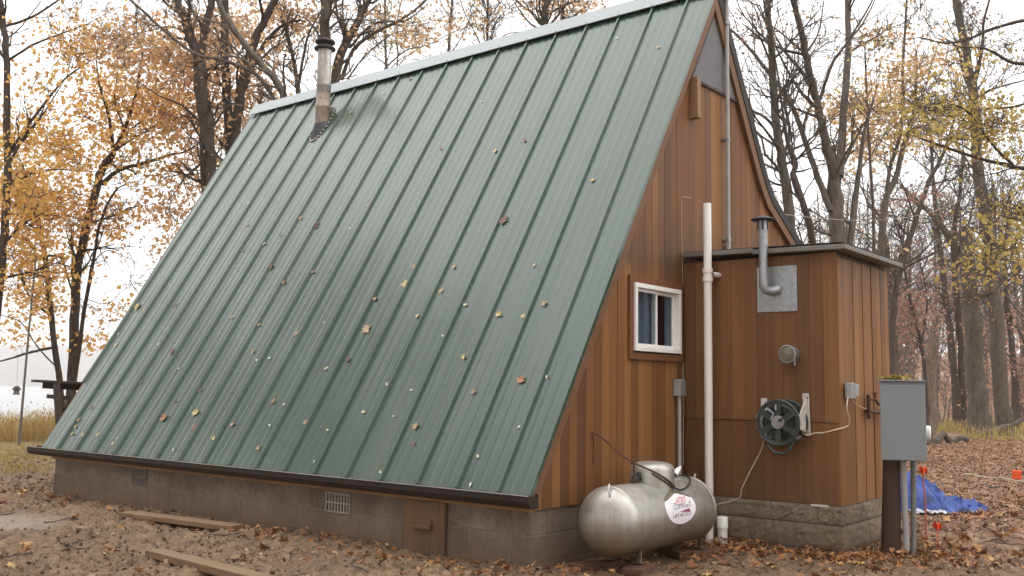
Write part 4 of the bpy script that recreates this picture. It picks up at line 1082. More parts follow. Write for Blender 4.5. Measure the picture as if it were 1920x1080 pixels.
link('tarp_sheet', np_mesh('tarp_sheet', V, quads=np.stack([ii, ii + nv + 1, ii + nv + 2, ii + 1], 1), smooth=False), M_tarp, tarp)
V = []; 
for i in range(21):
    for j in range(7):
        u = i / 20; v = j / 6; p = st_ + ux * (.42 + u * .42) + uy * (-.10 + v * .16 * (1 - .3 * u) + .02 * math.sin(i)); V.append((p[0], p[1], .015 + .05 * v * (1 - u * .5) + .01 * math.sin(i * 1.7 + j)))
ii = (np.arange(20)[:, None] * 7 + np.arange(6)[None]).ravel()
o = link('turned_edge', np_mesh('turned_edge', V, quads=np.stack([ii, ii + 7, ii + 8, ii + 1], 1)), plain('pale_tarp_underside', (.48, .48, .50), .5, 0, .3, 20), tarp); o['label'] = 'turned up pale underside of the tarp'
def flag(base, hgt, lean, m_stem, lab, fs, rs):
    t = thing('marker_flag', lab, 'marker flag', base, 'orange markers on the ground')
    top = np.array(base) + np.array(lean) * hgt + np.array([0, 0, hgt])
    b = MB(); b.tube([np.array(base) - (0, 0, .1), (np.array(base) + top) / 2 + Rh * .01, top], rs, 6); b.build('stake', m_stem, t)
    b = MB(); n = 6; vs = []
    for i in range(n + 1):
        for z in (0, -fs): vs.append(top + Rh * (i / n - .35) * fs * 1.15 + Fh * .02 * math.sin(i * 1.6) + np.array([0, 0, z + .012 * math.sin(i * 2.0)]))
    b.add(vs, [(2 * i, 2 * i + 1, 2 * i + 3, 2 * i + 2) for i in range(n)]); b.build('flag', M_orange, t)
flag(gz(1737, 1012, 0), .62, Rh * -.03, M_pink, 'tall pink stake with an orange flag in front of the tarp', .055, .007)
flag(gz(1757, 1024, 0), .19, Rh * -.01, M_orange, 'low orange wire flag in the leaves right of the meter post', .055, .004)
mk = gz(1907, 903, 0)
t = thing('marker_flag', 'orange marker tag far right near the pale string', 'marker flag', mk, 'orange markers on the ground')
b = MB(); b.tube([mk - (0, 0, .1), mk + (0, 0, .2)], .006, 5); b.build('stake', M_sootcap, t)
b = MB(); b.obox(mk + np.array([0, 0, .10]), Rh * .062, Fh * .02, (0, 0, .065)); b.build('flag', M_orange, t, .01)
b = MB(); a_, c_ = gz(1808, 889, .02), gz(1960, 906, .05); b.tube([a_ + (c_ - a_) * k / 12 + np.array([0, 0, .012 * math.sin(k * 1.3)]) for k in range(13)], .008, 5); tag(b.build('string_line', M_string), 'pale string lying across the leaves to the orange tag', 'string')
def plank(p, q, w, th, lab, m, zoff):
    p, q = np.array(p), np.array(q); d = q - p; L = np.linalg.norm(d); d /= L; n = np.array([-d[1], d[0], 0]); n = n if n[0] > 0 else -n
    b = MB(); b.obox((p + q) / 2 + n * w / 2 + np.array([0, 0, zoff]), d * L / 2, n * w / 2, np.array([0, 0, th / 2])); return tag(b.build('plank', m, bevel=.004), lab, 'plank')
plank(gz(272, 1036, .05), gz(272, 1036, .05) + (gz(450, 1082, .05) - gz(272, 1036, .05)) * 1.5, .13, .05, 'pale muddy plank lying in the mud at the bottom of the picture', M_plank, -.006)
plank(gz(222, 958, .04), gz(432, 984, .04), .17, .045, 'brown board lying in the mud along the foundation', M_plank, -.034)
# ------------------------------------------------------------------ lakeside things
dk = 13.2
dr = thing('deck_railing', 'dark wooden railing jutting out behind the far end of the roof', 'railing', at(115, 800, dk))
def beam(a, c, hw, hh, nm):
    a, c = np.array(a), np.array(c); d = c - a; L = np.linalg.norm(d); d /= L; up_ = np.array([0, 0, 1.0]); n = np.cross(d, up_); n /= np.linalg.norm(n); u = np.cross(n, d)
    b = MB(); b.obox((a + c) / 2, d * L / 2, n * hw, u * hh); b.build(nm, M_darkwood, dr, .004)
beam(at(62, 714, dk), at(215, 722, dk + .6), .16, .018, 'cap_board')
beam(at(80, 722, dk), at(215, 730, dk + .6), .02, .045, 'rail_board')
beam(at(88, 743, dk), at(200, 752, dk + .5), .03, .028, 'rail_board')
beam(at(107, 764, dk + .1), at(180, 770, dk + .4), .03, .02, 'rail_board')
a_ = at(106, 718, dk + .05); c_ = at(127, 800, dk + .05); c_[2] = -.2
beam(a_, c_, .03, .045, 'post')
b = MB(); a_ = at(36, 820, 20); a_[2] = float(base_h(a_[0], a_[1])) - .3; b.tube([a_, at(47, 700, 20), at(56, 600, 20), at(68, 480, 20)], [.028, .024, .02, .016], 8); tag(b.build('leaning_pole', M_greywood), 'thin leaning grey pole standing in the grass by the lake', 'pole')
fd = 19.5
bf = thing('bird_feeder', 'small dark bird feeder hanging from a wire against the lake', 'bird feeder', at(31, 737, fd))
c_ = at(31, 733, fd)
b = MB(); b.lathe(c_ + np.array([0, 0, .02]), (0, 0, 1), [(0, .085), (.01, .085), (.05, .06), (.075, .035), (.076, 0)], 6); b.build('feeder_roof', M_darkwood, bf, 0, True)
b = MB(); b.lathe(c_ + np.array([0, 0, -.07]), (0, 0, 1), [(0, 0), (0, .055), (.09, .055)], 6); b.build('feeder_body', M_greywood, bf, 0, True)
b = MB(); b.lathe(c_ + np.array([0, 0, -.075]), (0, 0, 1), [(0, 0), (0, .075), (.012, .075), (.012, 0)], 6); b.build('feeder_tray', M_darkwood, bf, 0, True)
b = MB(); b.tube([c_ + np.array([0, 0, .09]), at(34, 665, fd)], .004, 4); b.build('hanging_wire', M_greywood, bf)

# ------------------------------------------------------------------ trees
TWIG = 2.4
class Tubes:
    def __init__(s): s.V = []; s.Q = []; s.n = 0
    def tube(s, P, r, sides):
        P = np.asarray(P); n = len(P); T_ = np.gradient(P, axis=0); T_ /= np.linalg.norm(T_, axis=1)[:, None] + 1e-9
        ref = np.array([1, .13, .07]) if abs(T_[0, 2]) > .75 else np.array([.05, .08, 1.0])
        A_ = np.cross(T_, ref); A_ /= np.linalg.norm(A_, axis=1)[:, None] + 1e-9; B_ = np.cross(T_, A_)
        th = np.arange(sides) * (2 * math.pi / sides)
        ring_ = P[:, None] + np.asarray(r)[:, None, None] * (np.cos(th)[None, :, None] * A_[:, None] + np.sin(th)[None, :, None] * B_[:, None])
        i = (np.arange(n - 1)[:, None] * sides + np.arange(sides)[None]); j = (np.arange(n - 1)[:, None] * sides + (np.arange(sides)[None] + 1) % sides)
        s.V.append(ring_.reshape(-1, 3)); s.Q.append(np.stack([i, j, j + sides, i + sides], -1).reshape(-1, 4) + s.n); s.n += n * sides
    def mesh(s, name): return np_mesh(name, np.concatenate(s.V), quads=np.concatenate(s.Q), smooth=True)
def rot_about(d, ang, az):
    a_ = np.cross(d, [.3, .5, .8]); a_ /= np.linalg.norm(a_) + 1e-9; b_ = np.cross(d, a_)
    return d * math.cos(ang) + math.sin(ang) * (a_ * math.cos(az) + b_ * math.sin(az))
def grow(tb, p, d, L, r, lev, mx_, tips, droop=.0, rmin=.0035):
    n = 4 if lev else 5; P = [p]; dd = d.copy(); st = L / n
    for i in range(n):
        dd = dd + rng.normal(0, .16, 3) + np.array([0, 0, .05 - droop]); dd /= np.linalg.norm(dd); P.append(P[-1] + dd * st)
    P = np.array(P); rr = np.maximum(np.linspace(r, r * .35, n + 1), rmin)
    tb.tube(P, rr, 5 if r > .03 else 3)
    tips.append(P[-1]); tips.append(P[-2])
    if lev < mx_:
        k = rng.integers(3, 6)
        for t in rng.uniform(.25, 1.0, k):
            x = t * n; i = min(int(x), n - 1); q = P[i] + (P[i + 1] - P[i]) * (x - i); dv = P[i + 1] - P[i]; dv = dv / np.linalg.norm(dv)
            grow(tb, q, rot_about(dv, rng.uniform(.45, 1.05), rng.uniform(0, 6.28)), L * rng.uniform(.38, .62), max(rmin, r * .5), lev + 1, mx_, tips, droop, rmin)
def catmull(P, per=4): return np.array(smoothpts(P, per))
def make_tree(name, label, limbs, D, m_bark, twigs=1.0, tlen=1.6, levels=2, leaf=None, clumps=(), tipleaf=0, lsize=.10, group=None, rmin=.0045, cat='tree', back=.3, nleaf=17, crown_name='crown'):
    """limbs: [pixel polyline, r0, r1]; first limb is the trunk and reaches the ground. clumps: (x, y, rx, ry, count) in picture pixels at depth D."""
    tb = Tubes(); tw = Tubes(); tips = []; skel = []
    first = True; basep = None
    for pl, r0, r1 in limbs:
        z = rng.uniform(-.28, .28) if not first else rng.uniform(-.04, .04)
        P = []; L0 = 0
        for i, (x, y) in enumerate(pl):
            if i: L0 += math.hypot(x - pl[i - 1][0], y - pl[i - 1][1]) / 1825 * D
            P.append(at(x, y, D + z * L0))
        P = [np.array(p) for p in P]
        rr = list(np.linspace(r0, r1, len(P)))
        if first:
            g = P[0].copy(); gh = float(base_h(g[0], g[1]))
            if g[2] > gh + .3:
                g[2] = gh - .15; P.insert(0, g); rr.insert(0, r0 * 1.25)
                m_ = (P[0] + P[1]) / 2; m_[2] = gh + .35
                if P[1][2] > gh + .8: P.insert(1, m_); rr.insert(1, r0 * 1.06)
            else: P[0][2] = gh - .15; rr[0] *= 1.35
            basep = P[0].copy(); first = False
        per = 5; Q = catmull(P, per); R_ = np.interp(np.linspace(0, 1, len(Q)), np.linspace(0, 1, len(rr)), rr)
        R_ = R_ * (1 + rng.normal(0, .035, len(Q))); Q[1:-1] += rng.normal(0, .12, (len(Q) - 2, 3)) * R_[1:-1, None]
        tb.tube(Q, R_, 10 if r0 > .06 else 6)
        skel.append((Q, R_))
        seglen = np.linalg.norm(np.diff(Q, axis=0), axis=1); tot = seglen.sum(); cnt = int(twigs * tot * TWIG)
        ts = rng.uniform(.3 if r0 > .1 else .12, 1.0, cnt)
        for t in list(ts) + [1.0, 1.0]:
            i = min(int(t * (len(Q) - 1)), len(Q) - 2); q = Q[i] + (Q[i + 1] - Q[i]) * (t * (len(Q) - 1) - i)
            if q[2] < float(base_h(q[0], q[1])) + 2.2: continue
            dv = Q[i + 1] - Q[i]; dv /= np.linalg.norm(dv)
            ang = rng.uniform(.5, 1.2) if t < 1 else rng.uniform(.1, .5)
            grow(tw, q, rot_about(dv, ang, rng.uniform(0, 6.28)), tlen * rng.uniform(.45, 1.15), max(rmin, min(R_[i] * .45, .035)), 0, levels, tips, 0, rmin)
    allQ = np.concatenate([q for q, _ in skel]); allR = np.concatenate([r_ for _, r_ in skel]); LP = []
    pool = allQ
    for (x, y, rx, ry, cn) in clumps:
        for _ in range(cn):
            u = rng.normal(0, .55), rng.normal(0, .55)
            c = at(x + u[0] * rx, y + u[1] * ry, D + rng.normal(back, .9))
            dist = np.linalg.norm(pool - c, axis=1); i = dist.argmin(); s0_ = pool[i]
            if dist[i] < 4.5:
                mid = (s0_ + c) / 2 + rng.normal(0, .12, 3) * dist[i] ** .5 + np.array([0, 0, .05 * dist[i]])
                Q = catmull([s0_, mid, c], 4); tw.tube(Q, np.linspace(max(.006, min(.02, .004 + .004 * dist[i])), rmin, len(Q)), 3)
                pool = np.concatenate([pool, Q[3:]])
            for _k in range(2): grow(tw, c, rot_about(np.array([0, 0, 1.0]), rng.uniform(.4, 1.9), rng.uniform(0, 6.28)), .35, rmin, 1, 1, tips, .05, rmin)
            k = int(nleaf * rng.uniform(.6, 2.3)); LP.append(c + rng.normal(0, 1, (k, 3)) * np.array([.30, .30, .15]))
    if tipleaf and tips:
        tpz = np.array(tips); sel = tpz[rng.random(len(tpz)) < tipleaf]
        LP.append(np.repeat(sel, 2, 0) + rng.normal(0, .08, (len(sel) * 2, 3)))
    t = thing(name, label, cat, basep, group)
    bl = Vector(t.location)
    def rel(me_): me_.transform(Matrix.Translation(-bl)); return me_
    link('trunk', rel(tb.mesh('trunk')), m_bark, t)
    if tw.V: link('branches', rel(tw.mesh('branches')), m_bark, t)
    if LP and leaf is not None:
        P = np.concatenate(LP); N = len(P)
        big = np.clip(.5 + .33 * rng.normal(0, .6, N) + .5 * (vnoise(P[:, 0] * .8, P[:, 2] * .8, 9) - .5), 0, 1)
        o = link(crown_name, rel(leaf_mesh('crown', P, rng.uniform(.5, 1.3, N) * lsize, big)), leaf, t)
    return t

# --- left, by the lake
make_tree('oak_tree', 'dark slender oak trunk at the far left edge with golden leaves', [
    ([(-34, 900), (-22, 700), (-4, 560), (8, 440), (14, 340), (14, 250), (12, 120), (6, 40), (-14, -70)], .10, .055),
    ([(14, 290), (60, 225), (120, 150), (165, 118)], .035, .012), ([(13, 115), (60, 85), (110, 65), (165, 45)], .03, .01),
    ([(8, 50), (60, 32), (110, 0), (150, -25)], .03, .012), ([(12, 345), (50, 330), (95, 318), (190, 322)], .025, .008),
    ([(13, 292), (45, 262), (80, 215), (115, 160)], .03, .01), ([(12, 110), (5, 80), (35, 55), (75, 5)], .02, .01)],
    20, B_dark, .5, 1.3, 2, L_gold, [(60, 240, 70, 110, 40), (40, 400, 60, 90, 34), (120, 90, 60, 40, 12), (60, 520, 60, 60, 26), (20, 330, 40, 80, 14)], .10, .098)
make_tree('oak_tree', 'leaning multi-stemmed oak by the lake, heavy with golden brown leaves', [
    ([(132, 800), (135, 700), (143, 540), (152, 470), (178, 370), (190, 320), (213, 285)], .115, .075),
    ([(213, 285), (240, 225), (258, 160), (268, 90)], .05, .015), ([(213, 285), (206, 225), (188, 165), (180, 110)], .045, .012), ([(225, 265), (232, 240), (215, 190), (222, 130)], .03, .01),
    ([(190, 345), (225, 318), (265, 308), (320, 290), (345, 285), (385, 262)], .055, .015), ([(345, 285), (358, 255), (366, 238)], .02, .01), ([(255, 312), (262, 290), (240, 262), (228, 240)], .022, .01),
    ([(118, 790), (112, 720), (97, 600), (86, 490), (75, 430), (60, 380)], .08, .045), ([(88, 480), (115, 485), (133, 540)], .03, .02), ([(136, 520), (136, 490), (137, 450)], .04, .015),
    ([(140, 715), (158, 580), (175, 490), (190, 410), (215, 360), (235, 345)], .05, .015),
    ([(105, 650), (60, 660), (20, 672), (-20, 682)], .035, .015), ([(112, 695), (70, 650), (40, 605), (0, 590)], .018, .01),
    ([(168, 500), (200, 470), (240, 485), (250, 490)], .014, .006), ([(160, 560), (200, 570), (230, 545)], .012, .005)],
    22, B_dark, .42, 1.3, 2, L_gold, [(110, 300, 80, 90, 70), (60, 350, 60, 60, 30), (210, 200, 90, 90, 55), (300, 215, 70, 60, 46), (330, 130, 60, 60, 26), (120, 400, 80, 50, 40), (60, 480, 60, 40, 22), (75, 560, 50, 30, 14), (180, 100, 80, 50, 22), (310, 330, 40, 25, 10), (210, 585, 25, 14, 6), (170, 640, 25, 12, 4), (45, 620, 30, 20, 6), (200, 430, 40, 30, 10)], .10, .10)
make_tree('oak_tree', 'thick dark forked trunk behind the left roof edge, orange leaves', [
    ([(402, 440), (392, 340), (388, 260), (378, 170), (372, 110)], .16, .13), ([(372, 110), (352, 50), (332, 0), (310, -90)], .10, .07), ([(374, 108), (388, 40), (398, 0), (415, -80)], .085, .06),
    ([(392, 300), (405, 292), (418, 300)], .03, .015), ([(384, 240), (345, 200), (300, 180), (255, 150)], .025, .01), ([(386, 300), (350, 330), (320, 372)], .025, .01), ([(360, 70), (320, 50), (270, 60)], .02, .008)],
    19, B_dark, .5, 1.5, 2, L_orange, [(330, 130, 70, 60, 50), (400, 110, 60, 70, 44), (270, 100, 60, 50, 24), (350, 250, 60, 50, 34), (330, 390, 50, 60, 26), (210, 60, 60, 50, 14), (400, 30, 60, 40, 20), (345, 470, 30, 20, 6)], .08, .095, back=1.3, nleaf=15)
make_tree('oak_tree', 'straight dark twin trunk left of the chimney with orange foliage', [
    ([(437, 420), (430, 290), (424, 150), (420, 0), (418, -110)], .10, .075), ([(432, 340), (445, 220), (455, 150), (480, 70), (510, 10), (535, -50)], .115, .06), ([(458, 165), (480, 110), (505, 70), (535, 45), (565, 38)], .06, .02),
    ([(422, 120), (400, 80), (380, 60)], .02, .01), ([(500, 75), (530, 60), (545, 20)], .02, .01)],
    20, B_dark, .5, 1.4, 2, L_orange, [(450, 60, 50, 50, 34), (480, 170, 35, 50, 26), (430, 200, 40, 60, 24), (530, 40, 40, 30, 16), (400, 280, 30, 50, 14)], .06, .095, back=1.5, nleaf=15)
make_tree('maple_tree', 'bare grey tree rising behind the far ridge end with long limbs sweeping left', [
    ([(545, 320), (535, 200), (520, 155), (480, 110), (435, 50), (408, 0), (395, -60)], .075, .04), ([(535, 200), (515, 185), (480, 140), (425, 115), (365, 100), (300, 50), (245, 0), (200, -40)], .04, .02),
    ([(480, 140), (440, 90), (410, 70), (380, 40)], .022, .01), ([(425, 115), (380, 130), (330, 118)], .015, .006)], 17, B_grey, .5, 1.1, 2, L_orange, [(300, 60, 40, 20, 3)], .02, .09)
make_tree('maple_tree', 'thin bare forked tree between the roof end and the chimney', [
    ([(565, 300), (558, 170), (552, 120), (540, 70), (520, 10), (510, -40)], .055, .03), ([(558, 170), (570, 100), (580, 60), (602, 20), (610, -20)], .035, .015)], 21, B_grey, .8, 1.2, 2, L_orange, [(540, 20, 40, 30, 7), (520, 90, 30, 30, 5)], .05, .09)
make_tree('maple_tree', 'mossy grey trunk rising right behind the chimney cap', [
    ([(606, 300), (608, 100), (611, 0), (613, -110)], .115, .09), ([(612, 60), (640, 38), (690, 38)], .03, .012), ([(607, 80), (580, 40), (560, 30)], .025, .01)], 20, B_mossy, .6, 1.3, 2, L_orange, [(570, 30, 30, 30, 6)], .05, .09)
make_tree('maple_tree', 'curving bare limbs spreading right of the chimney over the ridge', [
    ([(610, 330), (622, 190), (640, 100), (668, 50), (690, 0), (715, -50)], .12, .06), ([(640, 150), (665, 90), (715, 55), (770, 25), (820, -20)], .045, .02), ([(655, 90), (700, 45), (760, 38), (800, 10)], .03, .012),
    ([(720, 130), (760, 95), (800, 85), (850, 60)], .018, .007), ([(640, 170), (680, 110), (740, 62), (790, 60)], .02, .008)], 21, B_grey, .75, 1.4, 2, L_tan, [(720, 30, 50, 30, 7), (770, 60, 40, 30, 6), (840, 45, 30, 30, 4)], .05, .09)
make_tree('young_tree', 'thin upright saplings just beyond the middle of the ridge', [
    ([(730, 240), (723, 100), (722, 0), (721, -60)], .04, .025), ([(836, 240), (842, 80), (848, 0), (850, -50)], .045, .028), ([(730, 200), (745, 120), (745, 40), (760, -30)], .025, .012)], 24, B_grey, .9, 1.3, 2, L_tan, [(820, 50, 60, 30, 7), (760, 70, 40, 30, 5)], .06, .09)
make_tree('young_tree', 'twiggy dark stem behind the ridge with arching thin branches', [
    ([(918, 200), (914, 80), (915, 0), (916, -60)], .045, .025), ([(914, 110), (890, 60), (870, 20), (855, -30)], .02, .01), ([(915, 110), (940, 70), (975, 60), (1005, 65)], .018, .007), ([(916, 80), (930, 40), (960, 10)], .016, .007)], 24, B_dark, 1.2, 1.3, 2, L_tan, [(900, 50, 60, 20, 4)], .05, .09)
make_tree('maple_tree', 'pale trunk with orange leaves rising behind the ridge near the gable peak', [
    ([(1022, 180), (1022, 50), (1022, 0), (1020, -90)], .10, .08), ([(1018, 50), (1000, 30), (975, -10)], .025, .01), ([(1020, 60), (990, 40), (962, 0)], .03, .012), ([(1055, 160), (1056, 40), (1056, -40)], .03, .02), ([(1056, 40), (1090, 20), (1110, -10)], .02, .008), ([(1024, 30), (1060, 8), (1090, 2)], .025, .01)], 24, B_mossy, .8, 1.2, 2, L_orange, [(1000, 12, 45, 14, 10), (1050, 20, 35, 14, 10), (1090, 12, 30, 12, 7)], .08, .09)

# --- right of the gable
make_tree('maple_tree', 'grey tree just right of the gable with bare forking limbs', [
    ([(1492, 560), (1482, 430), (1466, 300), (1455, 240), (1447, 100), (1440, 10), (1436, -60)], .125, .045), ([(1464, 262), (1440, 225), (1400, 200), (1380, 170)], .04, .012), ([(1466, 300), (1480, 250), (1470, 180), (1490, 120)], .04, .015), ([(1450, 130), (1425, 70), (1400, 20)], .03, .01), ([(1475, 350), (1445, 340), (1420, 310)], .03, .01)],
    20, B_mossy, .8, 1.7, 2, L_rust, [(1430, 60, 40, 40, 3)], .012, .07)
make_tree('maple_tree', 'gnarled crooked slim tree between the gable edge and the big trunk', [
    ([(1540, 560), (1522, 440), (1512, 400), (1498, 365), (1487, 330), (1492, 305), (1478, 270), (1470, 230)], .07, .035), ([(1490, 310), (1475, 260), (1460, 150), (1450, 90)], .035, .012)], 18, B_dark, .6, 1.5, 2, None)
make_tree('maple_tree', 'largest tree behind the annex roof, grey trunk splitting into bare limbs', [
    ([(1574, 600), (1570, 465), (1567, 380), (1566, 320)], .172, .15), ([(1563, 330), (1545, 250), (1530, 190), (1512, 110), (1500, 50), (1485, -10), (1475, -80)], .10, .05), ([(1573, 330), (1580, 250), (1586, 165), (1590, 100), (1590, 40), (1586, -60)], .095, .06),
    ([(1558, 395), (1532, 330), (1505, 250), (1480, 190), (1440, 135), (1400, 85), (1370, 55)], .075, .025), ([(1590, 480), (1604, 370), (1612, 310), (1622, 240), (1640, 180)], .08, .02), ([(1524, 170), (1500, 130), (1470, 95), (1450, 60)], .05, .015), ([(1526, 200), (1500, 170), (1470, 120), (1420, 10)], .045, .015),
    ([(1536, 190), (1560, 120), (1585, 85), (1625, 20), (1640, -10)], .04, .015), ([(1515, 95), (1535, 60), (1545, 0)], .03, .012), ([(1505, 250), (1515, 210), (1530, 190)], .04, .02), ([(1592, 75), (1620, 40), (1650, -20)], .03, .012)],
    21, B_grey, .6, 1.9, 2, L_tan, [(1530, 190, 14, 14, 2)], .008, .08)
make_tree('maple_tree', 'leafy tan tree whose thin stems stand left of the yellow branch', [
    ([(1648, 600), (1652, 470), (1660, 380), (1680, 330), (1695, 270), (1715, 200), (1718, 100)], .10, .03), ([(1660, 400), (1668, 320), (1690, 240), (1693, 120), (1700, 0)], .05, .025), ([(1695, 270), (1720, 240), (1770, 225)], .025, .01), ([(1636, 600), (1638, 420), (1628, 250), (1622, 100)], .045, .02)],
    23, B_grey, .6, 1.2, 2, L_tan, [(1600, 205, 50, 20, 22), (1640, 190, 60, 35, 30), (1670, 250, 50, 40, 30), (1700, 130, 40, 40, 16), (1620, 280, 40, 30, 12), (1740, 110, 40, 30, 10), (1650, 70, 30, 30, 6)], .05, .10)
make_tree('maple_tree', 'slanting dark twin tree rising from behind the annex right corner', [
    ([(1672, 700), (1674, 600), (1682, 530), (1715, 420), (1740, 345), (1770, 285), (1790, 220)], .11, .03), ([(1690, 505), (1760, 470), (1830, 430), (1890, 375), (1930, 340)], .035, .012), ([(1680, 520), (1640, 470), (1600, 440)], .025, .008), ([(1676, 560), (1720, 530), (1770, 545)], .02, .008)],
    26, B_dark, .8, 1.5, 3, L_rust, [(1720, 380, 60, 40, 6)], .03, .085)
make_tree('oak_tree', 'grey trunk standing close along the annex wall edge', [([(1679, 832), (1677, 700), (1672, 600), (1668, 520), (1655, 430)], .15, .09), ([(1668, 540), (1690, 470), (1700, 400)], .05, .02)], 29, B_grey, .7, 1.6, 2, L_rust, [(1700, 590, 30, 30, 8)], .04, .10)
make_tree('oak_tree', 'massive mossy trunk right of the meter cabinet with a broken top', [
    ([(1838, 826), (1834, 760), (1827, 650), (1818, 540), (1812, 470), (1814, 425)], .36, .20), ([(1812, 500), (1775, 440), (1745, 400), (1710, 370), (1690, 348)], .14, .05), ([(1822, 600), (1845, 560), (1850, 530)], .05, .02)], 33, B_mossy, .4, 1.6, 2, L_rust, [(1760, 420, 40, 30, 3)], .03, .10)
make_tree('oak_tree', 'tall straight grey tree near the right edge reaching out of the picture', [
    ([(1886, 828), (1880, 760), (1868, 620), (1858, 500), (1845, 400), (1834, 300), (1827, 200), (1812, 100), (1795, 10), (1785, -70)], .26, .09), ([(1829, 190), (1806, 135), (1795, 90), (1760, 65)], .06, .02), ([(1830, 185), (1860, 168), (1900, 156), (1940, 146)], .05, .02), ([(1835, 290), (1800, 270), (1770, 255)], .04, .015), ([(1826, 170), (1840, 100), (1845, 40), (1860, -20)], .06, .03), ([(1860, 520), (1890, 560), (1925, 600)], .05, .02)],
    31, B_mossy, .6, 1.8, 3, L_rust, [(1800, 30, 60, 20, 4)], .02, .09)
make_tree('young_tree', 'pair of thin dark trunks left of the massive mossy trunk', [
    ([(1800, 828), (1787, 680), (1769, 520), (1759, 430), (1750, 340), (1745, 250)], .15, .05), ([(1808, 826), (1801, 650), (1791, 520), (1788, 440), (1800, 360), (1806, 280)], .14, .05)], 37, B_dark, .8, 1.6, 2, L_rust, [(1770, 560, 40, 60, 8)], .05, .11)
make_tree('tree_stump', 'tall snapped dead trunk with a splintered tip behind the meter cabinet', [([(1738, 828), (1742, 740), (1745, 680), (1748, 645)], .24, .20), ([(1742, 655), (1744, 640), (1750, 624), (1754, 612)], .10, .012), ([(1752, 655), (1756, 640), (1757, 628)], .08, .01)], 31, B_dead, 0, 1, 1, None, cat='tree stump')
make_tree('young_tree', 'slim crooked sapling in front of the snapped trunk', [([(1736, 828), (1738, 770), (1730, 660), (1708, 570), (1695, 500)], .07, .03), ([(1728, 650), (1738, 560), (1722, 480)], .03, .012)], 28, B_dark, .9, 1.5, 2, L_rust, [(1700, 620, 40, 40, 20), (1720, 560, 40, 40, 14)], .06, .11)
make_tree('young_tree', 'dark thin tree at the right edge behind the tall straight tree', [([(1908, 828), (1902, 700), (1892, 600), (1884, 500), (1890, 420)], .13, .06), ([(1890, 580), (1920, 640), (1950, 690)], .05, .02)], 35, B_dark, .8, 1.6, 2, L_rust, [(1900, 700, 30, 40, 14), (1890, 610, 40, 30, 10)], .06, .12)
make_tree('maple_tree', 'yellow-green maple leaning into the picture from beyond the right edge', [
    ([(2060, 900), (2040, 600), (2030, 350), (2015, 100), (1990, -60)], .20, .10), ([(2025, 330), (1960, 322), (1900, 312), (1820, 292), (1750, 268), (1700, 250)], .045, .01), ([(2015, 140), (1960, 120), (1900, 118), (1850, 92), (1800, 88)], .04, .012), ([(2012, 90), (1950, 40), (1880, 48), (1790, 80), (1720, 70)], .04, .01), ([(2035, 520), (1980, 470), (1930, 420), (1880, 405)], .04, .012), ([(1900, 310), (1860, 270), (1820, 215), (1780, 190)], .025, .008), ([(1960, 470), (1910, 500), (1870, 540)], .025, .008), ([(2020, 230), (1960, 190), (1900, 200), (1845, 205)], .03, .01)],
    15, B_dark, .45, 1.0, 2, L_yellow, [(1740, 205, 50, 13, 26), (1800, 200, 60, 18, 36), (1860, 235, 60, 24, 46), (1800, 255, 60, 13, 22), (1720, 250, 40, 11, 12), (1900, 400, 40, 24, 30), (1880, 470, 45, 27, 34), (1900, 90, 40, 18, 8), (1930, 300, 30, 24, 14), (1780, 110, 30, 18, 6), (1840, 520, 20, 18, 8)], .03, .075, nleaf=8)
# --- farther woods: individual bare trees behind, every one its own thing
def NUM(i):
    o_ = ['first', 'second', 'third', 'fourth', 'fifth', 'sixth', 'seventh', 'eighth', 'ninth', 'tenth', 'eleventh', 'twelfth', 'thirteenth', 'fourteenth', 'fifteenth', 'sixteenth', 'seventeenth', 'eighteenth', 'nineteenth']
    if i < 19: return o_[i]
    t_ = ['twent', 'thirt', 'fort'][(i + 1) // 10 - 2]; u_ = (i + 1) % 10
    return t_ + 'ieth' if u_ == 0 else (t_ + 'y-' + o_[u_ - 1])
far_lab = ['thin bare grey tree in the far woods', 'dark bare tree in the far woods', 'rusty-leaved tree in the far woods']
fr_rng = np.random.default_rng(5)
fxs = np.sort(fr_rng.uniform(1545, 1925, 34))[::-1]
for i in range(34):
    xp = fxs[i]; D = fr_rng.uniform(38, 72); top = fr_rng.uniform(330, 560); r_ = fr_rng.uniform(.06, .2)
    yb_ = 743 + (1.24 / D) * 1825; lean = fr_rng.normal(0, 25); k = i % 3
    mid = xp + lean * .5 + fr_rng.normal(0, 6)
    lim = [([(xp, yb_), (xp + lean * .2, yb_ - 150), (mid, (yb_ + top) / 2), (xp + lean, top)], r_, r_ * .3)]
    for q in range(3):
        t_ = fr_rng.uniform(.35, .8); y_ = yb_ + (top - yb_) * t_; x_ = xp + lean * t_; sg = fr_rng.choice([-1, 1]); Lb = fr_rng.uniform(25, 70)
        lim.append(([(x_, y_), (x_ + sg * Lb * .5, y_ - Lb * .55), (x_ + sg * Lb * .8, y_ - Lb * 1.3)], r_ * .4, r_ * .12))
    cl_ = [(xp, fr_rng.uniform(540, 690), 26, 45, 9)] if k == 2 else []
    make_tree('forest_tree', '%s, the %s counted from the right edge' % (far_lab[k], NUM(i)), lim, D, B_grey, .42, 2.4, 2, L_rust, cl_, .04 if k == 2 else .012, .16, 'trees in the far woods', .009, nleaf=20)
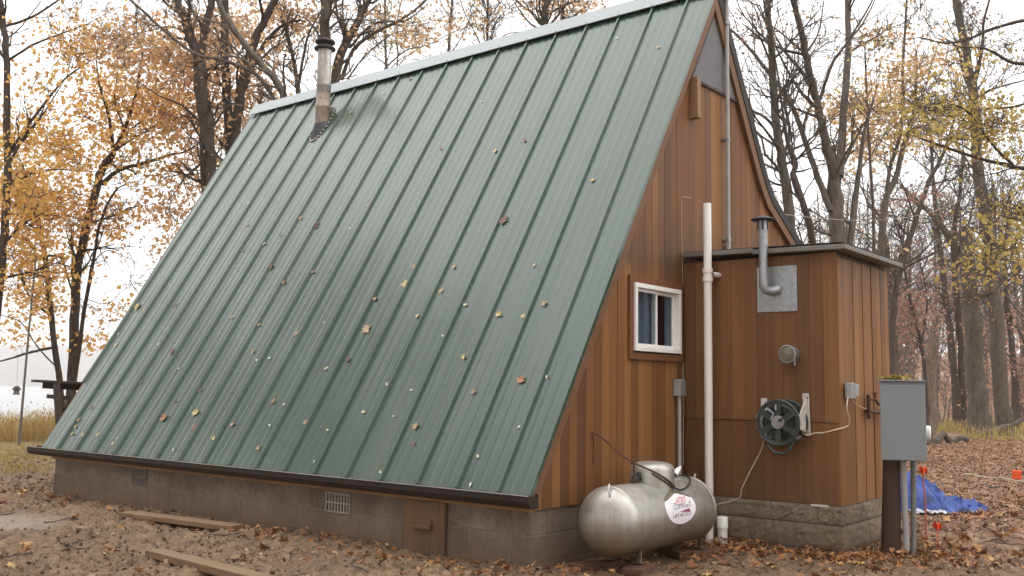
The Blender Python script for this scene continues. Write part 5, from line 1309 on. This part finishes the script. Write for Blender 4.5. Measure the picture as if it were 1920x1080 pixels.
# saplings and brush of the wood that reads as one mass
tb = Tubes(); LP = []; tips = []
for i in range(620):
    X = rng.uniform(33, 125); Yv = rng.uniform(-26, 16) * (X + 6) / 60 - 1.0
    if i < 150: X = rng.uniform(33, 50); Yv = rng.uniform(-14, 8)
    z = float(base_h(X, Yv)); h = rng.uniform(1.5, 6.5) * (1 + (X - 30) / 170); p = np.array([X, Yv, z - .1])
    if i % 2 == 0:
        d = np.array([rng.normal(0, .12), rng.normal(0, .12), 1.0]); d /= np.linalg.norm(d)
        grow(tb, p, d, h, .018 + .004 * h, 0, 2 if X < 75 else 1, tips, .0, .012)
    k = int(rng.uniform(30, 110)); c = p + np.array([0, 0, h * .55]); LP.append(c + rng.normal(0, 1, (k, 3)) * np.array([1.3, 1.5, h * .34]))
o = link('undergrowth', tb.mesh('undergrowth'), B_grey); kind(o, 'stuff'); tag(o, 'tangle of bare saplings filling the far woods', 'undergrowth')
P = np.concatenate(LP); P = P[P[:, 2] > base_h(P[:, 0], P[:, 1]) + .1]
o = link('brush_foliage', leaf_mesh('brush_foliage', P, rng.uniform(.07, .20, len(P)), np.clip(.5 + .35 * (2 * vnoise(P[:, 1] * .25, P[:, 2] * .25 + P[:, 0] * .1, 2) - 1) + rng.normal(0, .2, len(P)), 0, 1)), L_brush); kind(o, 'stuff'); tag(o, 'mass of purplish brown autumn brush in the far woods', 'brush')
# the wood also closes round the clearing on the lake side and behind the path; it reads as one mass (unseen, added tall and dense to darken the lower roof's reflection)
tb = Tubes(); LP = []; tips = []
for i in range(34):
    a_ = math.radians(95 + i * 5.2 + rng.normal(0, 1.5)); d_ = rng.uniform(15, 24); X = -2 + d_ * math.cos(a_); Yv = 4 + d_ * math.sin(a_)
    p = np.array([X, Yv, float(base_h(X, Yv)) - .2]); H = rng.uniform(17, 23)
    P = catmull([p, p + (rng.normal(0, .3), rng.normal(0, .3), H * .35), p + (rng.normal(0, .6), rng.normal(0, .6), H * .7), p + (rng.normal(0, .9), rng.normal(0, .9), H)], 4)
    tb.tube(P, np.linspace(.2, .04, len(P)), 7)
    for _k in range(22):
        q = P[rng.integers(4, len(P) - 1)]; grow(tb, q, rot_about(np.array([0, 0, 1.0]), rng.uniform(.5, 1.3), rng.uniform(0, 6.28)), rng.uniform(1.5, 3.6), .04, 0, 1, tips, 0, .012)
tp_a = np.array(tips); sel = tp_a[rng.random(len(tp_a)) < .8]; LP = np.repeat(sel, 12, 0) + rng.normal(0, .45, (len(sel) * 12, 3))
o = link('unseen_wood_trunks', tb.mesh('unseen_wood_trunks'), B_dark); kind(o, 'stuff'); tag(o, 'bare trunks of the unseen wood added round the clearing', 'woods')
o = link('unseen_wood_foliage', leaf_mesh('unseen_wood_foliage', LP, rng.uniform(.14, .26, len(LP)), rng.random(len(LP))), L_rust); kind(o, 'stuff'); tag(o, 'autumn foliage of the unseen wood added round the clearing', 'woods')
# fallen branches at the wood's edge
for (a_, c_, r_, lb) in ((gz(1828, 818, .0), at(1935, 782, 31), .11, 'pale fallen limb propped at the foot of the tall straight tree'), (gz(1745, 822, .1), gz(1815, 822, .1), .12, 'mossy fallen log lying at the wood edge'), (gz(1850, 913, .02), gz(1890, 912, .02), .012, 'dark stick lying on the leaf carpet')):
    b = MB(); a_ = np.array(a_); c_ = np.array(c_); b.tube([a_ + (c_ - a_) * k / 6 + np.array([0, 0, rng.normal(0, r_ * .4)]) for k in range(7)], [r_ * (1 - .08 * k) for k in range(7)], 8); tag(b.build('fallen_branch', B_mossy), lb, 'branch', 'fallen wood on the ground')

# ------------------------------------------------------------------ grass, weeds, litter
def blades(name, P, h, w, m, lean=.35):
    N = len(P); az = rng.uniform(0, 6.28, N); d = np.stack([np.cos(az), np.sin(az), np.zeros(N)], 1); s_ = np.stack([-np.sin(az), np.cos(az), np.zeros(N)], 1)
    h = h[:, None]; L = rng.uniform(.05, lean, (N, 1)) * h
    a = P - s_ * w; b_ = P + s_ * w; m1 = P + d * L * .35 + np.array([0, 0, 1]) * h * .6; tp = P + d * L * 1.1 + np.array([0, 0, 1]) * h
    V = np.stack([a, b_, m1 + s_ * w * .7, m1 - s_ * w * .7, tp], 1).reshape(-1, 3); i = np.arange(N) * 5
    me_ = np_mesh(name, V, quads=np.stack([i, i + 1, i + 2, i + 3], 1), tris=np.stack([i + 3, i + 2, i + 4], 1), rnd=np.concatenate([q := np.clip(rng.normal(.5, .25, N), 0, 1), q])); return link(name, me_, m)
N = 60000
X = rng.uniform(-7, 24, N); Yv = rng.uniform(14.4, 24, N)
keep = fbm(X * .6, Yv * .6, 3, 12) + .25 * (Yv - 15) / 6 > .40; X, Yv = X[keep], Yv[keep]
P = np.stack([X, Yv, base_h(X, Yv) - .03], 1); hG = rng.uniform(.25, .8, len(P)) * (.35 + .65 * sstep(14.4, 17.5, Yv)) * (.5 + 1.0 * fbm(X * .9, Yv * .9, 3, 52))
o = blades('dry_grass', P, hG, .008, L_grass, 1.1); kind(o, 'stuff'); tag(o, 'tall dry yellow grass on the bank by the lake', 'grass')
sel = rng.random(len(P)) < .35; PH = P[sel] + np.stack([rng.normal(0, .12, sel.sum()), rng.normal(0, .12, sel.sum()), hG[sel] * rng.uniform(.5, 1.15, sel.sum())], 1)
o = link('grass_heads', leaf_mesh('grass_heads', PH, rng.uniform(.03, .08, len(PH)), rng.random(len(PH))), L_grass); kind(o, 'stuff'); tag(o, 'feathery seed heads and dead leaves among the dry grass', 'grass')
N = 16000; X = rng.uniform(-6, 12, N); Yv = rng.uniform(9.5, 15.5, N); keep = fbm(X * .9, Yv * .9, 3, 14) > .46; X, Yv = X[keep], Yv[keep]
P = np.stack([X, Yv, ground_h(X, Yv)], 1); o = blades('short_grass', P, rng.uniform(.04, .14, len(P)), .006, L_weeds); kind(o, 'stuff'); tag(o, 'patchy short yellow grass between the cabin and the bank', 'grass')
N = 26000; X = rng.uniform(22, 40, N); Yv = rng.uniform(-14, 9, N); keep = (fbm(X * .35, Yv * .35, 3, 15) > .44) & (X > 23 + 4 * vnoise(Yv * .3, Yv * 0, 2)); X, Yv = X[keep], Yv[keep]
P = np.stack([X, Yv, base_h(X, Yv) - .03], 1); o = blades('weeds', P, rng.uniform(.1, .55, len(P)) , .012, L_weeds, 1.3); kind(o, 'stuff'); tag(o, 'yellow-green weeds along the edge of the woods', 'weeds')
# weedy stems rising from the dry grass
# leaf carpet right of and beyond the annex
def scatter(n, x0, x1, y0, y1, dens, seed):
    X = rng.uniform(x0, x1, n); Yv = rng.uniform(y0, y1, n); k = rng.random(n) < dens(X, Yv)
    ins = (X > -.02) & (X < 6.3) & (Yv > -.02) & (Yv < 7.02); ann = (X > AX - .05) & (X < AX1 + .04) & (Yv > AY0 - .05) & (Yv < .1)
    k &= ~ins & ~ann; return X[k], Yv[k]
def dens_r(X, Yv): return np.clip(sstep(2.6, 6.2, X - .35 * Yv + 2.6 * (fbm(X * .8, Yv * .8, 3, 18) - .5)), .0, 1) * (.5 + .5 * sstep(.35, .55, fbm(X * 1.4, Yv * 1.4, 3, 19)))
X, Yv = scatter(95000, 1.0, 27, -12, 4, dens_r, 0)
P = np.stack([X, Yv, ground_h(X, Yv) + rng.uniform(.004, .03, len(X))], 1)
o = link('leaf_litter', lobed_leaves('leaf_litter', P, rng.uniform(.045, .105, len(P)), np.clip(rng.beta(2, 2.0, len(P)), 0, 1), .72), L_ground); kind(o, 'stuff'); tag(o, 'brown carpet of fallen leaves right of the cabin', 'leaves')
# bright drift of leaves by the annex foot and the tank
cs = [(2.0, -.72, .22, .30, 150), (1.95, -1.1, .16, .28, 120), (2.15, -1.55, .28, .16, 130), (1.7, -.35, .22, .2, 80), (2.45, -1.95, .3, .25, 160), (2.9, -1.7, .4, .25, 170), (1.2, -.75, .4, .15, 30), (.1, -.5, .3, .25, 24), (-.35, .6, .2, .9, 60), (-.3, 2.2, .25, .9, 40), (-.6, -.2, .5, .6, 40), (1.6, -1.3, .5, .5, 60), (-.35, 6.6, .4, .6, 40), (-.1, 6.9, .3, .5, 30)]
Xs = np.concatenate([rng.normal(c[0], c[2], c[4]) for c in cs]); Ys = np.concatenate([rng.normal(c[1], c[3], c[4]) for c in cs])
ok = ~((Xs > -.03) & (Xs < 6.3) & (Ys > -.03) & (Ys < 7.0)) & ~((Xs > AX - .06) & (Xs < AX1 + .05) & (Ys > AY0 - .06)); Xs, Ys = Xs[ok], Ys[ok]
P = np.stack([Xs, Ys, ground_h(Xs, Ys) + rng.uniform(.006, .05, len(Xs))], 1)
o = link('leaf_drift', lobed_leaves('leaf_drift', P, rng.uniform(.05, .10, len(P)), rng.beta(1.5, 2.3, len(P)), .6), L_ground_b); kind(o, 'stuff'); tag(o, 'bright orange leaves drifted against the annex foundation', 'leaves')
# sparse leaves on the mud + yellow leaves left of the cabin
X, Yv = scatter(2600, -5, 3, -4, 9, lambda x, y: .10 + .25 * sstep(.5, .62, fbm(x * .9, y * .9, 3, 22)), 0)
X2, Y2 = scatter(9000, -4, 5.5, 6.6, 14.5, lambda x, y: .55 * sstep(6.5, 9, y) * sstep(.38, .55, fbm(x * .8, y * .8, 3, 23)), 0)
X = np.concatenate([X, X2]); Yv = np.concatenate([Yv, Y2])
P = np.stack([X, Yv, ground_h(X, Yv) + rng.uniform(.003, .022, len(X))], 1)
o = link('scattered_leaves', lobed_leaves('scattered_leaves', P, rng.uniform(.045, .10, len(P)), rng.beta(1.3, 2.2, len(P)), .8), leafmat('mud_leaves', [(0, (.12, .065, .038)), (.5, (.25, .15, .075)), (.85, (.38, .26, .12)), (1, (.46, .36, .16))], .5, .1)); kind(o, 'stuff'); tag(o, 'scattered pale leaves trodden into the mud', 'leaves')
# clods and shreds in the churned mud
X, Yv = scatter(34000, -5, 3.0, -4, 9.5, lambda x, y: np.clip(.25 + sstep(.36, .58, fbm(x * 2.2, y * 2.2, 3, 28)), 0, 1) * (1 - .95 * np.exp(-(((x + 1.35) / .8) ** 2 + ((y - 5) / .85) ** 2) ** 2)), 0)
P = np.stack([X, Yv, ground_h(X, Yv) + rng.uniform(-.004, .014, len(X))], 1)
o = link('mud_clods', leaf_mesh('mud_clods', P, rng.uniform(.012, .05, len(P)), rng.random(len(P)), .45), L_clod); kind(o, 'stuff'); tag(o, 'dark clods and leaf shreds in the churned mud', 'mud')

tb = Tubes()
for i in range(260):
    if i < 40: X, Yv = rng.uniform(-3.5, 0), rng.uniform(-2, 7)
    else: X, Yv = rng.uniform(2.5, 16), rng.uniform(-6, -1.6)
    a_ = rng.uniform(0, 6.28); L = rng.uniform(.08, .45); n_ = 4; t_ = np.linspace(-.5, .5, n_)
    px_ = X + np.cos(a_) * L * t_ + rng.normal(0, .01, n_); py_ = Yv + np.sin(a_) * L * t_ + rng.normal(0, .01, n_)
    tb.tube(np.stack([px_, py_, ground_h(px_, py_) + rng.uniform(.004, .02)], 1), np.linspace(.006, .0025, n_), 4)
o = link('twigs', tb.mesh('twigs'), B_dark); kind(o, 'stuff'); tag(o, 'small dead twigs strewn over the ground', 'twigs')
X, Yv = scatter(900, -4, 2.2, -3.5, 7.5, lambda x, y: .16 + .5 * np.exp(-((x + .35) / .45) ** 2) * sstep(.42, .56, fbm(x * 1.3, y * 1.3, 3, 61)), 0)
X2, Y2 = scatter(1500, 2.3, 14, -6, -1.5, lambda x, y: .5 + 0 * x, 0); X = np.concatenate([X, X2]); Yv = np.concatenate([Yv, Y2])
P = np.stack([X, Yv, ground_h(X, Yv) + rng.uniform(.008, .03, len(X))], 1)
o = link('curled_leaves', lobed_leaves('curled_leaves', P, rng.uniform(.08, .15, len(P)), rng.beta(1.6, 1.6, len(P)), .5), L_ground_b); kind(o, 'stuff'); tag(o, 'larger curled oak leaves lying about on the ground', 'leaves')

# ------------------------------------------------------------------ leaves lying on the roof, one object each
LC = dict(t=('tan', (.36, .25, .15)), y=('yellow', (.46, .36, .16)), p=('pale yellow', (.52, .46, .30)), w=('whitish', (.54, .56, .48)), b=('brown', (.16, .09, .06)), o=('orange-brown', (.33, .18, .10)), r=('reddish', (.25, .08, .05)))
LM = {k: plain(v[0].replace('-', '_').replace(' ', '_') + '_roof_leaf', v[1], .55, 0, .3, 30) for k, v in LC.items()}
def lobed(seed, lob=True):
    r = random.Random(seed); pts = []
    if lob:
        half = [(0, -.5, .0), (.04, -.36, 0), (.16, -.30, .03), (.10, -.18, 0), (.34, -.12, .05), (.26, .0, .02), (.44, .12, .07), (.22, .14, .02), (.26, .34, .05), (.10, .30, 0), (0, .5, .04)]
    else: half = [(0, -.5, .0), (.16, -.32, .02), (.28, -.05, .04), (.22, .2, .03), (.08, .42, .01), (0, .5, 0)]
    half = [(x * r.uniform(.8, 1.15), y, z * r.uniform(.3, 2.2)) for x, y, z in half]
    L = half + [(-x * r.uniform(.8, 1.1), y, z * r.uniform(.4, 1.8)) for x, y, z in half[-2:0:-1]]
    n = len(L); vs = L + [(0, 0, -.02)]
    me_ = bpy.data.meshes.new('fallen_leaf'); me_.from_pydata(vs, [], [(i, (i + 1) % n, n) for i in range(n)]); return me_
ROOF_LEAVES = '''467,305,p 527,336,o 467,380,p 462,422,t 563,409,t 592,424,b 454,469,b 507,500,b 531,529,o 586,510,o 495,457,p 525,440,b 257,575,y 270,582,o 327,571,b 434,594,t 482,609,t 555,625,t 222,626,p
216,647,y 297,645,w 322,658,b 335,691,w 264,716,b 228,726,w 170,763,b 147,787,t 141,800,y 135,813,y 157,815,y 183,815,y 219,822,p 211,831,y 306,783,o 366,773,y 366,801,b 329,751,b 375,731,b 435,795,t 474,659,t 481,675,w
505,671,w 512,752,o 532,758,w 505,797,w 402,822,y 325,843,w 484,840,t 577,791,t 614,806,p 589,865,w 607,605,w 687,617,t 782,592,y 827,545,y 872,571,p 935,589,y 983,592,y 1020,569,t 834,629,w 869,669,y 729,720,p 771,731,w
976,711,o 1025,706,p 887,734,t 738,780,w 681,772,p 779,798,t 775,831,b 976,800,w 896,855,p 882,908,w 717,885,p 652,675,b 657,210,t 745,217,b 826,278,o 928,283,y 983,263,r 902,190,w 718,174,w 1156,71,w 1111,337,y 945,412,b 1001,497,p 851,500,y
762,531,y 780,498,o 695,382,t 656,428,w 593,418,b 1234,87,p 768,147,o 612,690,p 700,560,t'''.split()
ords = ['first', 'second', 'third', 'fourth', 'fifth', 'sixth', 'seventh', 'eighth', 'ninth', 'tenth', 'eleventh', 'twelfth', 'thirteenth', 'fourteenth', 'fifteenth', 'sixteenth', 'seventeenth', 'eighteenth', 'nineteenth']
BIG = {(945, 412): .17, (687, 617): .16, (762, 531): .15, (935, 589): .12, (779, 798): .12, (976, 711): .14, (306, 783): .15, (366, 773): .16, (366, 801): .15, (507, 500): .13, (257, 575): .15, (322, 658): .14}
used = {}
for i, s_ in enumerate(ROOF_LEAVES):
    x, y, c = s_.split(','); x, y = int(x), int(y)
    d = ray(x, y); nn = N_; h0 = .012; P0 = B0 + nn * h0; t_ = nn @ (P0 - CAM) / (nn @ d); p = CAM + d * t_
    sd = (p - B0) @ T
    pi_ = int(np.clip(math.floor((p[1] - RIB0) / SP) + 1, 0, 18)); hb = ['close to the eave', 'low on the slope', 'halfway up', 'high on the slope', 'close under the ridge'][int(np.clip(sd / RL * 5, 0, 4))]
    fr_ = ((p[1] - RIB0) / SP) % 1.0
    if fr_ < .1: p[1] += (.1 - fr_) * SP
    if fr_ > .9: p[1] -= (fr_ - .9) * SP
    size = BIG.get((x, y), {'w': .045, 'p': .058}.get(c, .08)) * random.uniform(.72, .98) * (.75 + .25 * min(1, t_ / 10))
    me_ = lobed(i, c not in 'wp'); o = link('fallen_leaf', me_, LM[c], None, tuple(p))
    ang = random.uniform(0, 6.28); Xa = T * math.cos(ang) + np.array([0, 1, 0]) * math.sin(ang); Ya = np.cross(nn, Xa)
    Mx = Matrix(((Xa[0], Ya[0], nn[0]), (Xa[1], Ya[1], nn[1]), (Xa[2], Ya[2], nn[2]))); o.rotation_euler = Mx.to_euler(); o.scale = (size,) * 3
    lab = '%s leaf on the %s roof panel from the gable, %s' % (LC[c][0], ords[pi_], hb)
    if lab in used:
        used[lab] += 1; lab = {2: 'smaller ', 3: 'third ', 4: 'fourth '}.get(used[lab], 'another ') + lab
        lab = lab.replace('smaller ', 'second ')
    else: used[lab] = 1
    tag(o, lab, 'leaf', 'leaves lying on the green roof')

# ------------------------------------------------------------------ misty air
b = MB(); b.box(-900, 2400, -1300, 2200, -7.2, 84)
hz_ = b.build('haze', None); kind(hz_, 'stuff')
m = bpy.data.materials.new('haze'); m.use_nodes = True; n = m.node_tree.nodes; l = m.node_tree.links
n.remove(n['Principled BSDF']); pv = n.new('ShaderNodeVolumePrincipled'); pv.inputs['Density'].default_value = .0006
pv.inputs['Color'].default_value = (.97, .97, .98, 1); pv.inputs['Anisotropy'].default_value = .2
l.new(pv.outputs[0], n['Material Output'].inputs['Volume']); hz_.data.materials.append(m)
